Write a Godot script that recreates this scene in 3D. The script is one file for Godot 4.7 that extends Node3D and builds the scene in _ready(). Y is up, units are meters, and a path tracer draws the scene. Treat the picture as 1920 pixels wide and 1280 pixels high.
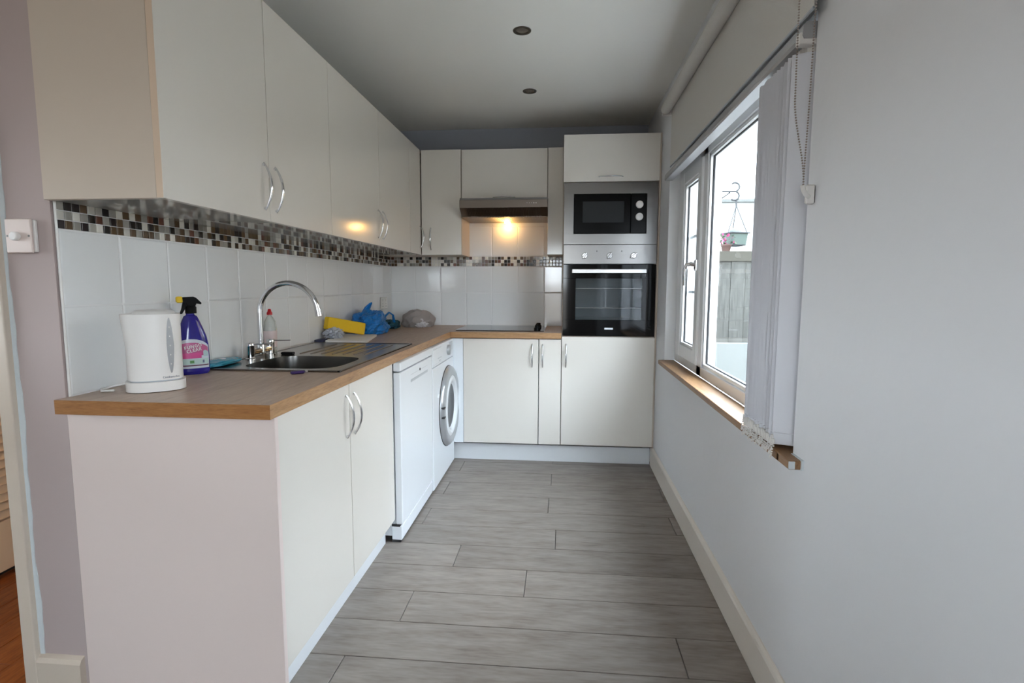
extends Node3D
# A galley kitchen: L-shaped cream units on the left and back, a window with blinds on the right.
# World: x = 0 is the face of the window wall, z = 0 the face of the back wall tiles, y = 0 the floor.

const XW := -1.976          # face of the tiles on the left wall
const CEIL := 2.398
const TOP := 0.90           # worktop height

var rng := RandomNumberGenerator.new()
var M := {}
var taken := {}


class MB:
	# collects triangles with explicit normals; winding follows the normals (Godot: front faces clockwise)
	var v := PackedVector3Array()
	var n := PackedVector3Array()
	var uv := PackedVector2Array()
	var c := PackedColorArray()
	var T := Transform3D.IDENTITY
	var col := Color.WHITE

	func tri(a: Vector3, b: Vector3, d: Vector3, na: Vector3, nb: Vector3, nd: Vector3, ua := Vector2.ZERO, ub := Vector2.ZERO, ud := Vector2.ZERO) -> void:
		a = T * a; b = T * b; d = T * d
		na = (T.basis * na).normalized(); nb = (T.basis * nb).normalized(); nd = (T.basis * nd).normalized()
		if (b - a).cross(d - a).dot(na + nb + nd) > 0.0:
			var t := b; b = d; d = t
			t = nb; nb = nd; nd = t
			var tu := ub; ub = ud; ud = tu
		v.append_array([a, b, d]); n.append_array([na, nb, nd]); uv.append_array([ua, ub, ud]); c.append_array([col, col, col])

	func quad(a: Vector3, b: Vector3, d: Vector3, e: Vector3, na: Vector3, nb: Vector3, nd: Vector3, ne: Vector3) -> void:
		tri(a, b, d, na, nb, nd, Vector2(0, 0), Vector2(1, 0), Vector2(1, 1))
		tri(a, d, e, na, nd, ne, Vector2(0, 0), Vector2(1, 1), Vector2(0, 1))

	func flat(a: Vector3, b: Vector3, d: Vector3, e: Vector3, nn: Vector3) -> void:
		quad(a, b, d, e, nn, nn, nn, nn)

	func box(lo: Vector3, hi: Vector3, r := 0.0) -> void:
		# a box whose edges are rounded off by r (shading runs smoothly over the chamfer)
		var m := (lo + hi) / 2.0
		var h := (hi - lo).abs() / 2.0
		r = minf(r, minf(h.x, minf(h.y, h.z)) * 0.98)
		for ax in 3:
			var b1 := (ax + 1) % 3
			var b2 := (ax + 2) % 3
			for s in [-1.0, 1.0]:
				var nn := Vector3.ZERO
				nn[ax] = s
				var q := []
				for k in [[-1, -1], [1, -1], [1, 1], [-1, 1]]:
					var p := m
					p[ax] += s * h[ax]
					p[b1] += k[0] * (h[b1] - r)
					p[b2] += k[1] * (h[b2] - r)
					q.append(p)
				flat(q[0], q[1], q[2], q[3], nn)
		if r <= 0.0:
			return
		for ax in 3:                       # twelve chamfers, each along axis ax
			var b1 := (ax + 1) % 3
			var b2 := (ax + 2) % 3
			for s in [-1.0, 1.0]:
				for t in [-1.0, 1.0]:
					var n1 := Vector3.ZERO
					var n2 := Vector3.ZERO
					n1[b1] = s; n2[b2] = t
					var q := []
					for e in [-1.0, 1.0]:
						var p := m
						p[ax] += e * (h[ax] - r)
						var p1 := p; var p2 := p
						p1[b1] += s * h[b1]; p1[b2] += t * (h[b2] - r)
						p2[b1] += s * (h[b1] - r); p2[b2] += t * h[b2]
						q.append([p1, p2])
					quad(q[0][0], q[1][0], q[1][1], q[0][1], n1, n1, n2, n2)
		for sx in [-1.0, 1.0]:
			for sy in [-1.0, 1.0]:
				for sz in [-1.0, 1.0]:
					var k := Vector3(sx * h.x, sy * h.y, sz * h.z)
					var i := Vector3(sx * (h.x - r), sy * (h.y - r), sz * (h.z - r))
					tri(m + Vector3(k.x, i.y, i.z), m + Vector3(i.x, k.y, i.z), m + Vector3(i.x, i.y, k.z), Vector3(sx, 0, 0), Vector3(0, sy, 0), Vector3(0, 0, sz))

	func cushion(lo: Vector3, hi: Vector3, axis: int, s: float, r: float) -> void:
		# a tile: only its face towards s along axis, pillowed round the rim, and its four sides
		var b1 := (axis + 1) % 3
		var b2 := (axis + 2) % 3
		var front := hi[axis] if s > 0 else lo[axis]
		var back := lo[axis] if s > 0 else hi[axis]
		var nf := Vector3.ZERO
		nf[axis] = s
		var inner := []; var outer := []; var rear := []; var side := []
		var ks := [[0, 0], [1, 0], [1, 1], [0, 1]]
		for k in ks:
			var p := Vector3.ZERO; var q := Vector3.ZERO; var w := Vector3.ZERO
			p[axis] = front; q[axis] = front - s * r * 0.35; w[axis] = back
			q[b1] = hi[b1] if k[0] else lo[b1]; q[b2] = hi[b2] if k[1] else lo[b2]
			p[b1] = q[b1] + (-r if k[0] else r); p[b2] = q[b2] + (-r if k[1] else r)
			w[b1] = q[b1]; w[b2] = q[b2]
			inner.append(p); outer.append(q); rear.append(w)
		flat(inner[0], inner[1], inner[2], inner[3], nf)
		for i in 4:
			var j := (i + 1) % 4
			var o := Vector3.ZERO
			var mid: Vector3 = (outer[i] + outer[j]) / 2.0 - (outer[0] + outer[2]) / 2.0
			mid[axis] = 0.0
			o = mid.normalized()
			var tilt := (nf + o * 0.8).normalized()
			quad(inner[i], inner[j], outer[j], outer[i], nf, nf, tilt, tilt)
			flat(outer[i], outer[j], rear[j], rear[i], o)

	func lathe(pr: Array, seg := 24, cap := true) -> void:
		# pr: Vector2(radius, height) from bottom to top, turned round y
		var ns := []
		for i in pr.size() - 1:
			var d: Vector2 = pr[i + 1] - pr[i]
			ns.append(Vector2(d.y, -d.x).normalized())
		for i in pr.size() - 1:
			var na: Vector2 = ns[i]; var nb: Vector2 = ns[i]
			if i > 0 and ns[i - 1].dot(ns[i]) > 0.6: na = (ns[i - 1] + ns[i]).normalized()
			if i < ns.size() - 1 and ns[i + 1].dot(ns[i]) > 0.6: nb = (ns[i + 1] + ns[i]).normalized()
			for k in seg:
				var a := TAU * k / seg; var b := TAU * (k + 1) / seg
				var f := func(p: Vector2, t: float) -> Vector3: return Vector3(p.x * cos(t), p.y, p.x * sin(t))
				quad(f.call(pr[i], a), f.call(pr[i], b), f.call(pr[i + 1], b), f.call(pr[i + 1], a), f.call(na, a), f.call(na, b), f.call(nb, b), f.call(nb, a))
		if cap:
			for e in [[0, -1.0], [pr.size() - 1, 1.0]]:
				var p: Vector2 = pr[e[0]]
				if p.x > 0.0001:
					for k in seg:
						var a := TAU * k / seg; var b := TAU * (k + 1) / seg
						var up := Vector3(0, e[1], 0)
						tri(Vector3(0, p.y, 0), Vector3(p.x * cos(a), p.y, p.x * sin(a)), Vector3(p.x * cos(b), p.y, p.x * sin(b)), up, up, up)

	func tube(pts: Array, rad, seg := 12, flatten := 1.0, cap := true) -> void:
		# a swept round bar; rad is a number or one number per point; flatten squeezes it along the second frame axis
		var rings := []; var nrm := []
		var t0: Vector3 = (pts[1] - pts[0]).normalized()
		var u := t0.cross(Vector3.UP if absf(t0.y) < 0.9 else Vector3.RIGHT).normalized()
		for i in pts.size():
			var t: Vector3 = (pts[mini(i + 1, pts.size() - 1)] - pts[maxi(i - 1, 0)]).normalized()
			u = (u - t * u.dot(t)).normalized()
			var w := t.cross(u)
			var r: float = rad[i] if rad is Array else rad
			var ring := []; var nr := []
			for k in seg:
				var a := TAU * k / seg
				ring.append(pts[i] + u * cos(a) * r + w * sin(a) * r * flatten)
				nr.append((u * cos(a) * flatten + w * sin(a)).normalized())
			rings.append(ring); nrm.append(nr)
		for i in pts.size() - 1:
			for k in seg:
				var j := (k + 1) % seg
				quad(rings[i][k], rings[i][j], rings[i + 1][j], rings[i + 1][k], nrm[i][k], nrm[i][j], nrm[i + 1][j], nrm[i + 1][k])
		if cap:
			for e in [[0, 1], [pts.size() - 1, pts.size() - 2]]:
				var nn: Vector3 = (pts[e[0]] - pts[e[1]]).normalized()
				for k in seg:
					tri(pts[e[0]], rings[e[0]][k], rings[e[0]][(k + 1) % seg], nn, nn, nn)

	func prism(poly: PackedVector2Array, z0: float, z1: float, r := 0.0) -> void:
		# an outline in x and y, pushed out from z0 to z1, its z1 rim chamfered by r
		var idx := Geometry2D.triangulate_polygon(poly)
		var cen := Vector2.ZERO
		for p in poly: cen += p / poly.size()
		var inner := PackedVector2Array()
		for i in poly.size():
			inner.append(poly[i] + (cen - poly[i]).normalized() * r)
		for i in range(0, idx.size(), 3):
			var a := inner[idx[i]]; var b := inner[idx[i + 1]]; var d := inner[idx[i + 2]]
			tri(Vector3(a.x, a.y, z1), Vector3(b.x, b.y, z1), Vector3(d.x, d.y, z1), Vector3.BACK, Vector3.BACK, Vector3.BACK)
			a = poly[idx[i]]; b = poly[idx[i + 1]]; d = poly[idx[i + 2]]
			tri(Vector3(a.x, a.y, z0), Vector3(b.x, b.y, z0), Vector3(d.x, d.y, z0), Vector3.FORWARD, Vector3.FORWARD, Vector3.FORWARD)
		var turn := 1.0 if Geometry2D.is_polygon_clockwise(poly) else -1.0
		for i in poly.size():
			var j := (i + 1) % poly.size()
			var a := poly[i]; var b := poly[j]
			var o := (b - a).orthogonal().normalized() * -turn
			var nn := Vector3(o.x, o.y, 0)
			var zr := z1 - r * signf(z1 - z0)
			flat(Vector3(a.x, a.y, z0), Vector3(b.x, b.y, z0), Vector3(b.x, b.y, zr), Vector3(a.x, a.y, zr), nn)
			if r > 0.0:
				flat(Vector3(a.x, a.y, zr), Vector3(b.x, b.y, zr), Vector3(inner[j].x, inner[j].y, z1), Vector3(inner[i].x, inner[i].y, z1), (nn + Vector3.BACK * signf(z1 - z0)).normalized())

	func surface(f: Callable, nu: int, nv: int, inward := false) -> void:
		# a smooth surface f(s, t) for s, t in 0..1
		var p := []; var q := []
		for i in nu + 1:
			var row := []; var rn := []
			for j in nv + 1:
				var s := float(i) / nu; var t := float(j) / nv
				var e := 0.004
				row.append(f.call(s, t))
				var ds: Vector3 = f.call(s + e, t) - f.call(s - e, t)
				var dt: Vector3 = f.call(s, t + e) - f.call(s, t - e)
				var nn := ds.cross(dt).normalized() * (-1.0 if inward else 1.0)
				rn.append(nn if nn.length() > 0.5 else Vector3.UP)
			p.append(row); q.append(rn)
		for i in nu:
			for j in nv:
				var us := [Vector2(float(i) / nu, float(j) / nv), Vector2(float(i + 1) / nu, float(j) / nv), Vector2(float(i + 1) / nu, float(j + 1) / nv), Vector2(float(i) / nu, float(j + 1) / nv)]
				tri(p[i][j], p[i + 1][j], p[i + 1][j + 1], q[i][j], q[i + 1][j], q[i + 1][j + 1], us[0], us[1], us[2])
				tri(p[i][j], p[i + 1][j + 1], p[i][j + 1], q[i][j], q[i + 1][j + 1], q[i][j + 1], us[0], us[2], us[3])

	func bead(p: Vector3, r: float) -> void:
		# a small octahedron-based bead with round shading
		var d := [Vector3.RIGHT, Vector3.BACK, Vector3.LEFT, Vector3.FORWARD]
		for k in 4:
			for y in [Vector3.UP, Vector3.DOWN]:
				var a: Vector3 = d[k]; var b: Vector3 = d[(k + 1) % 4]
				var ab: Vector3 = (a + b).normalized(); var ay: Vector3 = (a + y).normalized(); var by: Vector3 = (b + y).normalized()
				for t in [[a, ab, ay], [ab, b, by], [ay, by, y], [ab, by, ay]]:
					tri(p + t[0] * r, p + t[1] * r, p + t[2] * r, t[0], t[1], t[2])

	func done(org: Vector3) -> ArrayMesh:
		var vv := v.duplicate()
		for i in vv.size(): vv[i] -= org
		var a := []
		a.resize(Mesh.ARRAY_MAX)
		a[Mesh.ARRAY_VERTEX] = vv; a[Mesh.ARRAY_NORMAL] = n; a[Mesh.ARRAY_TEX_UV] = uv; a[Mesh.ARRAY_COLOR] = c
		var m := ArrayMesh.new()
		m.add_surface_from_arrays(Mesh.PRIMITIVE_TRIANGLES, a)
		return m


# ---------------------------------------------------------------- naming

func numbered(called: String, under: Node) -> String:
	var key := str(under.get_instance_id()) + "/" + called
	var k: int = taken.get(key, 0)
	taken[key] = k + 1
	return called if k == 0 else "%s_%03d" % [called, k]

func tag(o: Node, label: String, category: String, group := "", kind := "") -> Node:
	if label: o.set_meta("label", label)
	if category: o.set_meta("category", category)
	if group: o.set_meta("group", group)
	if kind: o.set_meta("kind", kind)
	return o

func thing(called: String, label: String, category: String, at: Vector3, group := "") -> Node3D:
	var o := Node3D.new()
	o.name = numbered(called, self)
	add_child(o, true)
	o.position = at
	o.set_meta("org", at)
	tag(o, label, category, group)
	o.remove_meta("org")
	return o

func origin_of(o: Node) -> Vector3:
	var p := Vector3.ZERO
	while o != self:
		p += (o as Node3D).position
		o = o.get_parent()
	return p

func part(called: String, mb: MB, m: Material, under: Node = self, at := Vector3.ZERO) -> MeshInstance3D:
	# commits mb (built in world coordinates) as one mesh under a thing, a part or the root; "at" moves its origin
	var o := MeshInstance3D.new()
	o.name = numbered(called, under)
	under.add_child(o, true)
	var org := origin_of(under)
	o.mesh = mb.done(org + at)
	o.position = at
	o.material_override = m
	return o

func solo(called: String, mb: MB, m: Material, label: String, category: String, at: Vector3, group := "") -> MeshInstance3D:
	var o := part(called, mb, m, self, at)
	tag(o, label, category, group)
	return o

func struct(called: String, mb: MB, m: Material, label: String, category := "", at := Vector3.ZERO) -> MeshInstance3D:
	var o := part(called, mb, m, self, at)
	tag(o, label, category, "", "structure")
	return o

func bx(lo: Vector3, hi: Vector3, r := 0.0) -> MB:
	var b := MB.new()
	b.box(lo, hi, r)
	return b


# ---------------------------------------------------------------- materials

func mat(c: Color, rough := 0.5, metal := 0.0, spec := 0.5) -> StandardMaterial3D:
	var m := StandardMaterial3D.new()
	m.albedo_color = c
	m.roughness = rough
	m.metallic = metal
	m.metallic_specular = spec
	return m

func rgb(r: int, g: int, b: int) -> Color:
	return Color8(r, g, b)

func noise_bytes(sz: int, freq: float, oct: int, sd: int) -> PackedByteArray:
	var f := FastNoiseLite.new()
	f.seed = sd; f.frequency = freq; f.fractal_octaves = oct
	f.noise_type = FastNoiseLite.TYPE_SIMPLEX_SMOOTH
	var im := f.get_seamless_image(sz, sz, false, false, 0.12)
	im.convert(Image.FORMAT_L8)
	return im.get_data()

func ramp(a: PackedByteArray, b: PackedByteArray, share: float, g: Array, sz: int) -> ImageTexture:
	# a colour texture: two noises mixed, then run through the colours of g
	var lut := []
	for i in 256:
		var t := i / 255.0 * (g.size() - 1)
		var k := mini(int(t), g.size() - 2)
		lut.append((g[k] as Color).lerp(g[k + 1], t - k))
	var d := PackedByteArray()
	d.resize(sz * sz * 3)
	for i in sz * sz:
		var c: Color = lut[int(a[i] * (1.0 - share) + b[i] * share)]
		d[i * 3] = c.r8; d[i * 3 + 1] = c.g8; d[i * 3 + 2] = c.b8
	var im := Image.create_from_data(sz, sz, false, Image.FORMAT_RGB8, d)
	im.generate_mipmaps()
	return ImageTexture.create_from_image(im)

func tri_mat(t: Texture2D, scale: Vector3, rough: float, off := Vector3.ZERO, tint := Color.WHITE) -> StandardMaterial3D:
	var m := mat(tint, rough)
	m.albedo_texture = t
	m.uv1_triplanar = true
	m.uv1_triplanar_sharpness = 8.0
	m.uv1_scale = scale
	m.uv1_offset = off
	return m

func bumpy(m: StandardMaterial3D, freq: float, oct: int, strength: float, scale: Vector3, sd := 5) -> StandardMaterial3D:
	var f := FastNoiseLite.new()
	f.seed = sd; f.frequency = freq; f.fractal_octaves = oct
	var im := f.get_seamless_image(256, 256)
	im.convert(Image.FORMAT_RGBA8)
	im.bump_map_to_normal_map(3.0)
	m.normal_enabled = true
	m.normal_texture = ImageTexture.create_from_image(im)
	m.normal_scale = strength
	m.uv1_triplanar = true
	m.uv1_scale = scale
	return m

func materials() -> void:
	var sz := 512
	var n1 := noise_bytes(sz, 0.012, 4, 11)
	var n2 := noise_bytes(sz, 0.05, 3, 23)
	var floor_t := ramp(n1, n2, 0.4, [rgb(104, 96, 92), rgb(126, 119, 115), rgb(139, 133, 129), rgb(149, 143, 139), rgb(159, 154, 150)], sz)
	var oak_t := ramp(n1, n2, 0.5, [rgb(128, 92, 58), rgb(160, 120, 80), rgb(176, 135, 92), rgb(186, 146, 103), rgb(200, 162, 120)], sz)
	var top_t := ramp(n1, n2, 0.45, [rgb(146, 120, 100), rgb(168, 142, 122), rgb(178, 153, 133), rgb(186, 163, 143), rgb(196, 174, 156)], sz)
	var hall_t := ramp(n1, n2, 0.5, [rgb(72, 34, 14), rgb(112, 58, 26), rgb(134, 72, 34), rgb(150, 86, 42), rgb(168, 102, 54)], sz)
	var fence_t := ramp(n1, n2, 0.4, [rgb(40, 39, 35), rgb(58, 57, 53), rgb(71, 70, 66), rgb(82, 81, 76), rgb(96, 95, 90)], sz)
	for k in 8:
		var tone := 0.955 + 0.011 * ((k * 5) % 8)
		M["plank%d" % k] = tri_mat(floor_t, Vector3(0.5, 2.8, 2.8), 0.42, Vector3(0.13 * k, 0.0, 0.37 * k), Color(tone, tone * 0.975, tone * 0.95))
	for k in 3:
		M["hallplank%d" % k] = tri_mat(hall_t, Vector3(3.0, 3.0, 0.6), 0.35, Vector3(0.3 * k, 0, 0.2 * k))
		M["fence%d" % k] = tri_mat(fence_t, Vector3(6.0, 0.5, 6.0), 0.9, Vector3(0.31 * k, 0.2 * k, 0))
	M.joint = mat(rgb(62, 57, 54), 0.9)
	M.oak_x = tri_mat(oak_t, Vector3(0.9, 9.0, 9.0), 0.4)
	M.oak_end = tri_mat(oak_t, Vector3(1.4, 12.0, 9.0), 0.45, Vector3(0.2, 0.3, 0.1), Color(0.88, 0.78, 0.64))
	M.oak_z = tri_mat(oak_t, Vector3(9.0, 9.0, 0.9), 0.4)
	M.top_z = tri_mat(top_t, Vector3(5.0, 5.0, 0.7), 0.38)
	M.top_x = tri_mat(top_t, Vector3(0.7, 5.0, 5.0), 0.38, Vector3(0.4, 0, 0.2))
	M.sill = tri_mat(oak_t, Vector3(8.0, 8.0, 0.8), 0.45, Vector3(0.3, 0.1, 0.2), Color(0.84, 0.82, 0.8))
	M.wall_r = bumpy(mat(rgb(226, 226, 228), 0.75), 0.03, 3, 0.12, Vector3(1.5, 1.5, 1.5))
	M.wall_b = mat(rgb(172, 176, 186), 0.8)
	M.nib = mat(rgb(182, 166, 162), 0.8)
	M.room = mat(rgb(206, 195, 186), 0.9)
	M.ceil = mat(rgb(242, 239, 232), 0.9)
	M.white_gloss = mat(rgb(236, 234, 230), 0.3)
	M.wood_white = mat(rgb(226, 218, 208), 0.4)
	M.arch = mat(rgb(208, 193, 177), 0.4)
	M.louvre = mat(rgb(216, 184, 150), 0.5)
	M.caulk = mat(rgb(206, 212, 214), 0.6)
	M.tile = mat(rgb(240, 241, 241), 0.07)
	M.tile2 = mat(rgb(238, 239, 239), 0.09)
	M.grout = mat(rgb(236, 236, 236), 0.6)
	M.cream = mat(rgb(232, 226, 217), 0.12)
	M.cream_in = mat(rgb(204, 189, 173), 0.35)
	M.edge = mat(rgb(216, 192, 168), 0.4)
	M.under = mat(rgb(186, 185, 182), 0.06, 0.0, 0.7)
	M.panel = mat(rgb(226, 209, 202), 0.4)
	M.plinth = mat(rgb(226, 228, 230), 0.35)
	M.gap = mat(rgb(70, 66, 60), 0.8)
	M.enamel = mat(rgb(244, 248, 252), 0.22)
	M.enamel_grey = mat(rgb(176, 182, 188), 0.4)
	M.dark = mat(rgb(38, 38, 40), 0.5)
	M.black_gloss = mat(rgb(8, 8, 9), 0.05, 0.0, 0.35)
	M.black = mat(rgb(10, 10, 11), 0.2, 0.0, 0.25)
	M.black_soft = mat(rgb(14, 14, 15), 0.5, 0.0, 0.25)
	M.grey_glass = mat(rgb(44, 46, 48), 0.12, 0.0, 0.35)
	M.cavity = mat(rgb(70, 82, 90), 0.3)
	M.chrome = mat(rgb(225, 226, 228), 0.08, 1.0)
	M.chrome_soft = mat(rgb(205, 205, 206), 0.2, 1.0)
	M.steel = mat(rgb(188, 186, 184), 0.3, 1.0)
	M.sink_steel = mat(rgb(138, 136, 133), 0.2, 1.0)
	M.hood_steel = mat(rgb(128, 118, 110), 0.3, 1.0)
	M.oven_steel = mat(rgb(132, 130, 128), 0.26, 1.0)
	M.chain = mat(rgb(168, 156, 148), 0.35, 0.7)
	M.steel_dark = mat(rgb(120, 118, 116), 0.4, 1.0)
	M.silver = mat(rgb(196, 200, 204), 0.3, 0.6)
	M.pvc = mat(rgb(236, 236, 236), 0.25)
	M.gasket = mat(rgb(18, 18, 22), 0.6)
	M.pane = mat(Color(0.9, 0.97, 0.95, 0.06), 0.02)
	M.pane.transparency = BaseMaterial3D.TRANSPARENCY_ALPHA
	M.oven_pane = mat(Color(0.25, 0.3, 0.32, 0.3), 0.03)
	M.oven_pane.transparency = BaseMaterial3D.TRANSPARENCY_ALPHA
	M.slat = mat(rgb(236, 236, 241), 0.8)
	M.slat.backlight_enabled = true
	M.slat.backlight = Color(0.5, 0.5, 0.52)
	M.roller = bumpy(mat(rgb(208, 204, 198), 0.85), 0.25, 2, 0.5, Vector3(6, 6, 6), 9)
	M.alu = mat(rgb(176, 176, 178), 0.4, 0.2)
	M.plastic = mat(rgb(236, 232, 228), 0.3)
	M.switch = mat(rgb(226, 208, 200), 0.35)
	M.clear_plastic = mat(Color(0.85, 0.88, 0.86, 0.35), 0.15)
	M.clear_plastic.transparency = BaseMaterial3D.TRANSPARENCY_ALPHA
	M.render = mat(rgb(238, 238, 236), 0.9)
	M.coping = mat(rgb(84, 86, 84), 0.8)
	M.unseen_fence = mat(rgb(120, 112, 100), 0.9)
	M.paving = mat(rgb(122, 120, 114), 0.9)
	M.concrete = mat(rgb(96, 99, 97), 0.9)
	M.mosaic = mat(Color.WHITE, 0.12)
	M.mosaic.vertex_color_use_as_albedo = true


# ---------------------------------------------------------------- camera and light

func camera_and_light() -> void:
	var cam := Camera3D.new()
	cam.name = "camera"
	add_child(cam)
	cam.position = Vector3(-0.6201, 1.2099, 4.2085)
	cam.basis = Basis.from_euler(Vector3(-0.10244, 0.09253, 0.00275))
	cam.fov = rad_to_deg(2.0 * atan(640.0 / 1012.1))
	cam.near = 0.02
	cam.current = true
	var sky := Sky.new()
	var sm := ProceduralSkyMaterial.new()
	sm.sky_top_color = Color(0.88, 0.945, 1.0)
	sm.sky_horizon_color = Color(0.93, 0.97, 1.0)
	sm.ground_bottom_color = Color(0.45, 0.45, 0.44)
	sm.ground_horizon_color = Color(0.6, 0.6, 0.6)
	sm.energy_multiplier = 1.0
	sky.sky_material = sm
	var env := Environment.new()
	env.background_mode = Environment.BG_SKY
	env.sky = sky
	env.background_energy_multiplier = 6.5
	env.ambient_light_source = Environment.AMBIENT_SOURCE_SKY
	env.tonemap_mode = Environment.TONE_MAPPER_LINEAR
	env.tonemap_exposure = 3.7
	env.sdfgi_enabled = true
	env.ssao_enabled = true
	env.ssil_enabled = true
	var we := WorldEnvironment.new()
	we.name = "world_environment"
	we.environment = env
	add_child(we)


# ---------------------------------------------------------------- the room

func plank(lo: Vector3, hi: Vector3, m: Material, under: Node) -> void:
	part("floor_plank", bx(lo, hi, 0.0022), m, under, Vector3((lo.x + hi.x) / 2, 0, (lo.z + hi.z) / 2) - origin_of(under))

func room() -> void:
	# floor: a dark bed, with each laminate plank laid on it
	var fl := struct("floor", bx(Vector3(-4.8, -0.12, -0.2), Vector3(0.28, -0.012, 7.4)), M.joint, "grey wood-effect laminate floor of the kitchen in long planks", "floor")
	var z_lines := [0.02, 0.217, 0.415, 0.616, 0.812, 1.011, 1.211, 1.415, 1.615, 1.815, 2.013, 2.213, 2.41, 2.604]
	while z_lines[-1] < 4.9: z_lines.append(z_lines[-1] + 0.198)
	var first := [-0.1, -0.3, -0.671, -1.28, -0.675, -1.3, -0.683, -1.32, -0.639, -1.08, -0.757, -1.195, -0.215, -1.319]
	for i in z_lines.size() - 1:
		var j: float = first[i] if i < first.size() else -0.2 - fmod(0.47 * i, 1.25)
		while j > -1.96: j -= 1.27
		var x := j
		var k := 0
		while x < -0.002:
			var a := maxf(x, -1.97)
			var b := minf(x + 1.27, -0.002)
			if b - a > 0.01:
				plank(Vector3(a + 0.0009, -0.012, z_lines[i] + 0.0009), Vector3(b - 0.0009, 0.0, z_lines[i + 1] - 0.0009), M["plank%d" % ((i * 3 + k * 5) % 8)], fl)
			x += 1.27
			k += 1
	# the hall beyond the doorway: brown boards running front to back
	var hf := struct("floor_hall", bx(Vector3(-3.0, -0.012, 0.4), Vector3(-2.13, -0.006, 2.87)), M.joint, "glossy reddish brown wooden floor of the hall beyond the doorway", "floor")
	for i in 7:
		var zz := 0.4
		var off := 0.35 * (i % 3)
		while zz < 2.87:
			var z2 := minf(zz + 0.9 - off, 2.87)
			off = 0.0
			part("floor_plank", bx(Vector3(-2.95 + i * 0.117, -0.006, zz + 0.0008), Vector3(-2.95 + (i + 1) * 0.117 - 0.001, 0.0, z2 - 0.0008), 0.0015), M["hallplank%d" % ((i + int(zz * 3)) % 3)], hf)
			zz = z2
	struct("ceiling", bx(Vector3(-4.8, CEIL, -0.2), Vector3(0.28, CEIL + 0.12, 7.4)), M.ceil, "plain pale ceiling with two recessed spotlights", "ceiling")
	# right wall with the window opening and an unseen opening behind the camera
	var w := MB.new()
	w.box(Vector3(0, -0.1, -0.2), Vector3(0.28, CEIL + 0.02, 0.885))
	w.box(Vector3(0, -0.1, 2.737), Vector3(0.28, CEIL + 0.02, 4.8))
	w.box(Vector3(0, -0.1, 5.9), Vector3(0.28, CEIL + 0.02, 7.4))
	w.box(Vector3(0, -0.1, 4.8), Vector3(0.28, 0.8, 5.9))
	w.box(Vector3(0, 2.0, 4.8), Vector3(0.28, CEIL + 0.02, 5.9))
	w.box(Vector3(0, -0.1, 0.885), Vector3(0.28, 0.741, 2.737))
	w.box(Vector3(0, 1.89, 0.885), Vector3(0.28, CEIL + 0.02, 2.737))
	struct("wall_right", w, M.wall_r, "pale grey painted wall with the window, right of the kitchen", "wall")
	# left wall and back wall
	var wl := struct("wall_left", bx(Vector3(-2.12, -0.1, -0.2), Vector3(-1.984, CEIL + 0.02, 2.848)), M.grout, "left wall with white tiles and a mosaic band above the worktop", "wall")
	var wb := struct("wall_back", bx(Vector3(-2.12, -0.1, -0.2), Vector3(0.0, CEIL + 0.02, -0.008)), M.wall_b, "blue grey end wall with white tiles behind the hob", "wall")
	part("grout_bed", bx(Vector3(-1.984, 0.862, 0.0), Vector3(-1.9782, 1.4345, 2.848)), M.grout, wl)
	var bed := MB.new()
	bed.box(Vector3(-1.984, 0.86, -0.008), Vector3(-0.62, 1.9, -0.0016))
	part("grout_bed", bed, M.grout, wb)
	tiles(wl, wb)
	# the end of the left wall: a narrow strip facing the camera, then the doorway to the hall
	var nb := MB.new()
	nb.box(Vector3(-2.13, -0.1, 2.74), Vector3(-1.984, CEIL + 0.02, 2.86))
	struct("wall_end", nb, M.nib, "narrow mauve wall strip beside the door frame, with the light switch", "wall")
	var en := MB.new()
	en.box(Vector3(-3.05, 2.05, 2.74), Vector3(-2.13, CEIL + 0.02, 2.86))
	en.box(Vector3(-4.8, -0.1, 2.74), Vector3(-3.02, CEIL + 0.02, 2.86))
	struct("wall_entrance", en, M.room, "wall round the doorway into the hall")
	var lr := MB.new()  # unseen walls; their openings are placed to bring daylight into the kitchen
	lr.box(Vector3(-4.8, -0.1, 2.86), Vector3(-4.6, CEIL + 0.02, 2.95))
	lr.box(Vector3(-4.8, -0.1, 4.75), Vector3(-4.6, CEIL + 0.02, 7.4))
	lr.box(Vector3(-4.8, -0.1, 2.95), Vector3(-4.6, 0.9, 4.75))
	lr.box(Vector3(-4.8, 1.76, 2.95), Vector3(-4.6, CEIL + 0.02, 4.75))
	lr.box(Vector3(-4.6, -0.1, 7.1), Vector3(-1.05, CEIL + 0.02, 7.4))
	lr.box(Vector3(-0.5, -0.1, 7.1), Vector3(0.0, CEIL + 0.02, 7.4))
	lr.box(Vector3(-1.05, 2.0, 7.1), Vector3(-0.5, CEIL + 0.02, 7.4))
	lr.box(Vector3(-1.05, -0.1, 7.1), Vector3(-0.5, 0.35, 7.4))
	struct("wall_front", lr, M.room, "unseen cream living room walls behind the camera, openings placed to light the kitchen")
	struct("added_shade_wall", bx(Vector3(-3.0, -0.1, 3.1), Vector3(-2.88, 1.05, 5.2)), M.room, "low wall added out of sight to shade the foot of the right wall")  # added only to shade the lower part of the right wall
	var hw := MB.new()
	hw.box(Vector3(-3.1, -0.1, 0.3), Vector3(-2.12, CEIL + 0.02, 0.4))
	hw.box(Vector3(-3.1, -0.1, 0.4), Vector3(-3.0, CEIL + 0.02, 2.74))
	struct("wall_hall", hw, M.room, "walls of the hall beyond the doorway")
	var hl := thing("unseen_hall_lamp", "unseen small round ceiling lamp, placed to light the hall", "lamp", Vector3(-2.5, CEIL, 2.0))  # lamp out of view, gives the hall its warm light
	var hm := MB.new()
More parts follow.
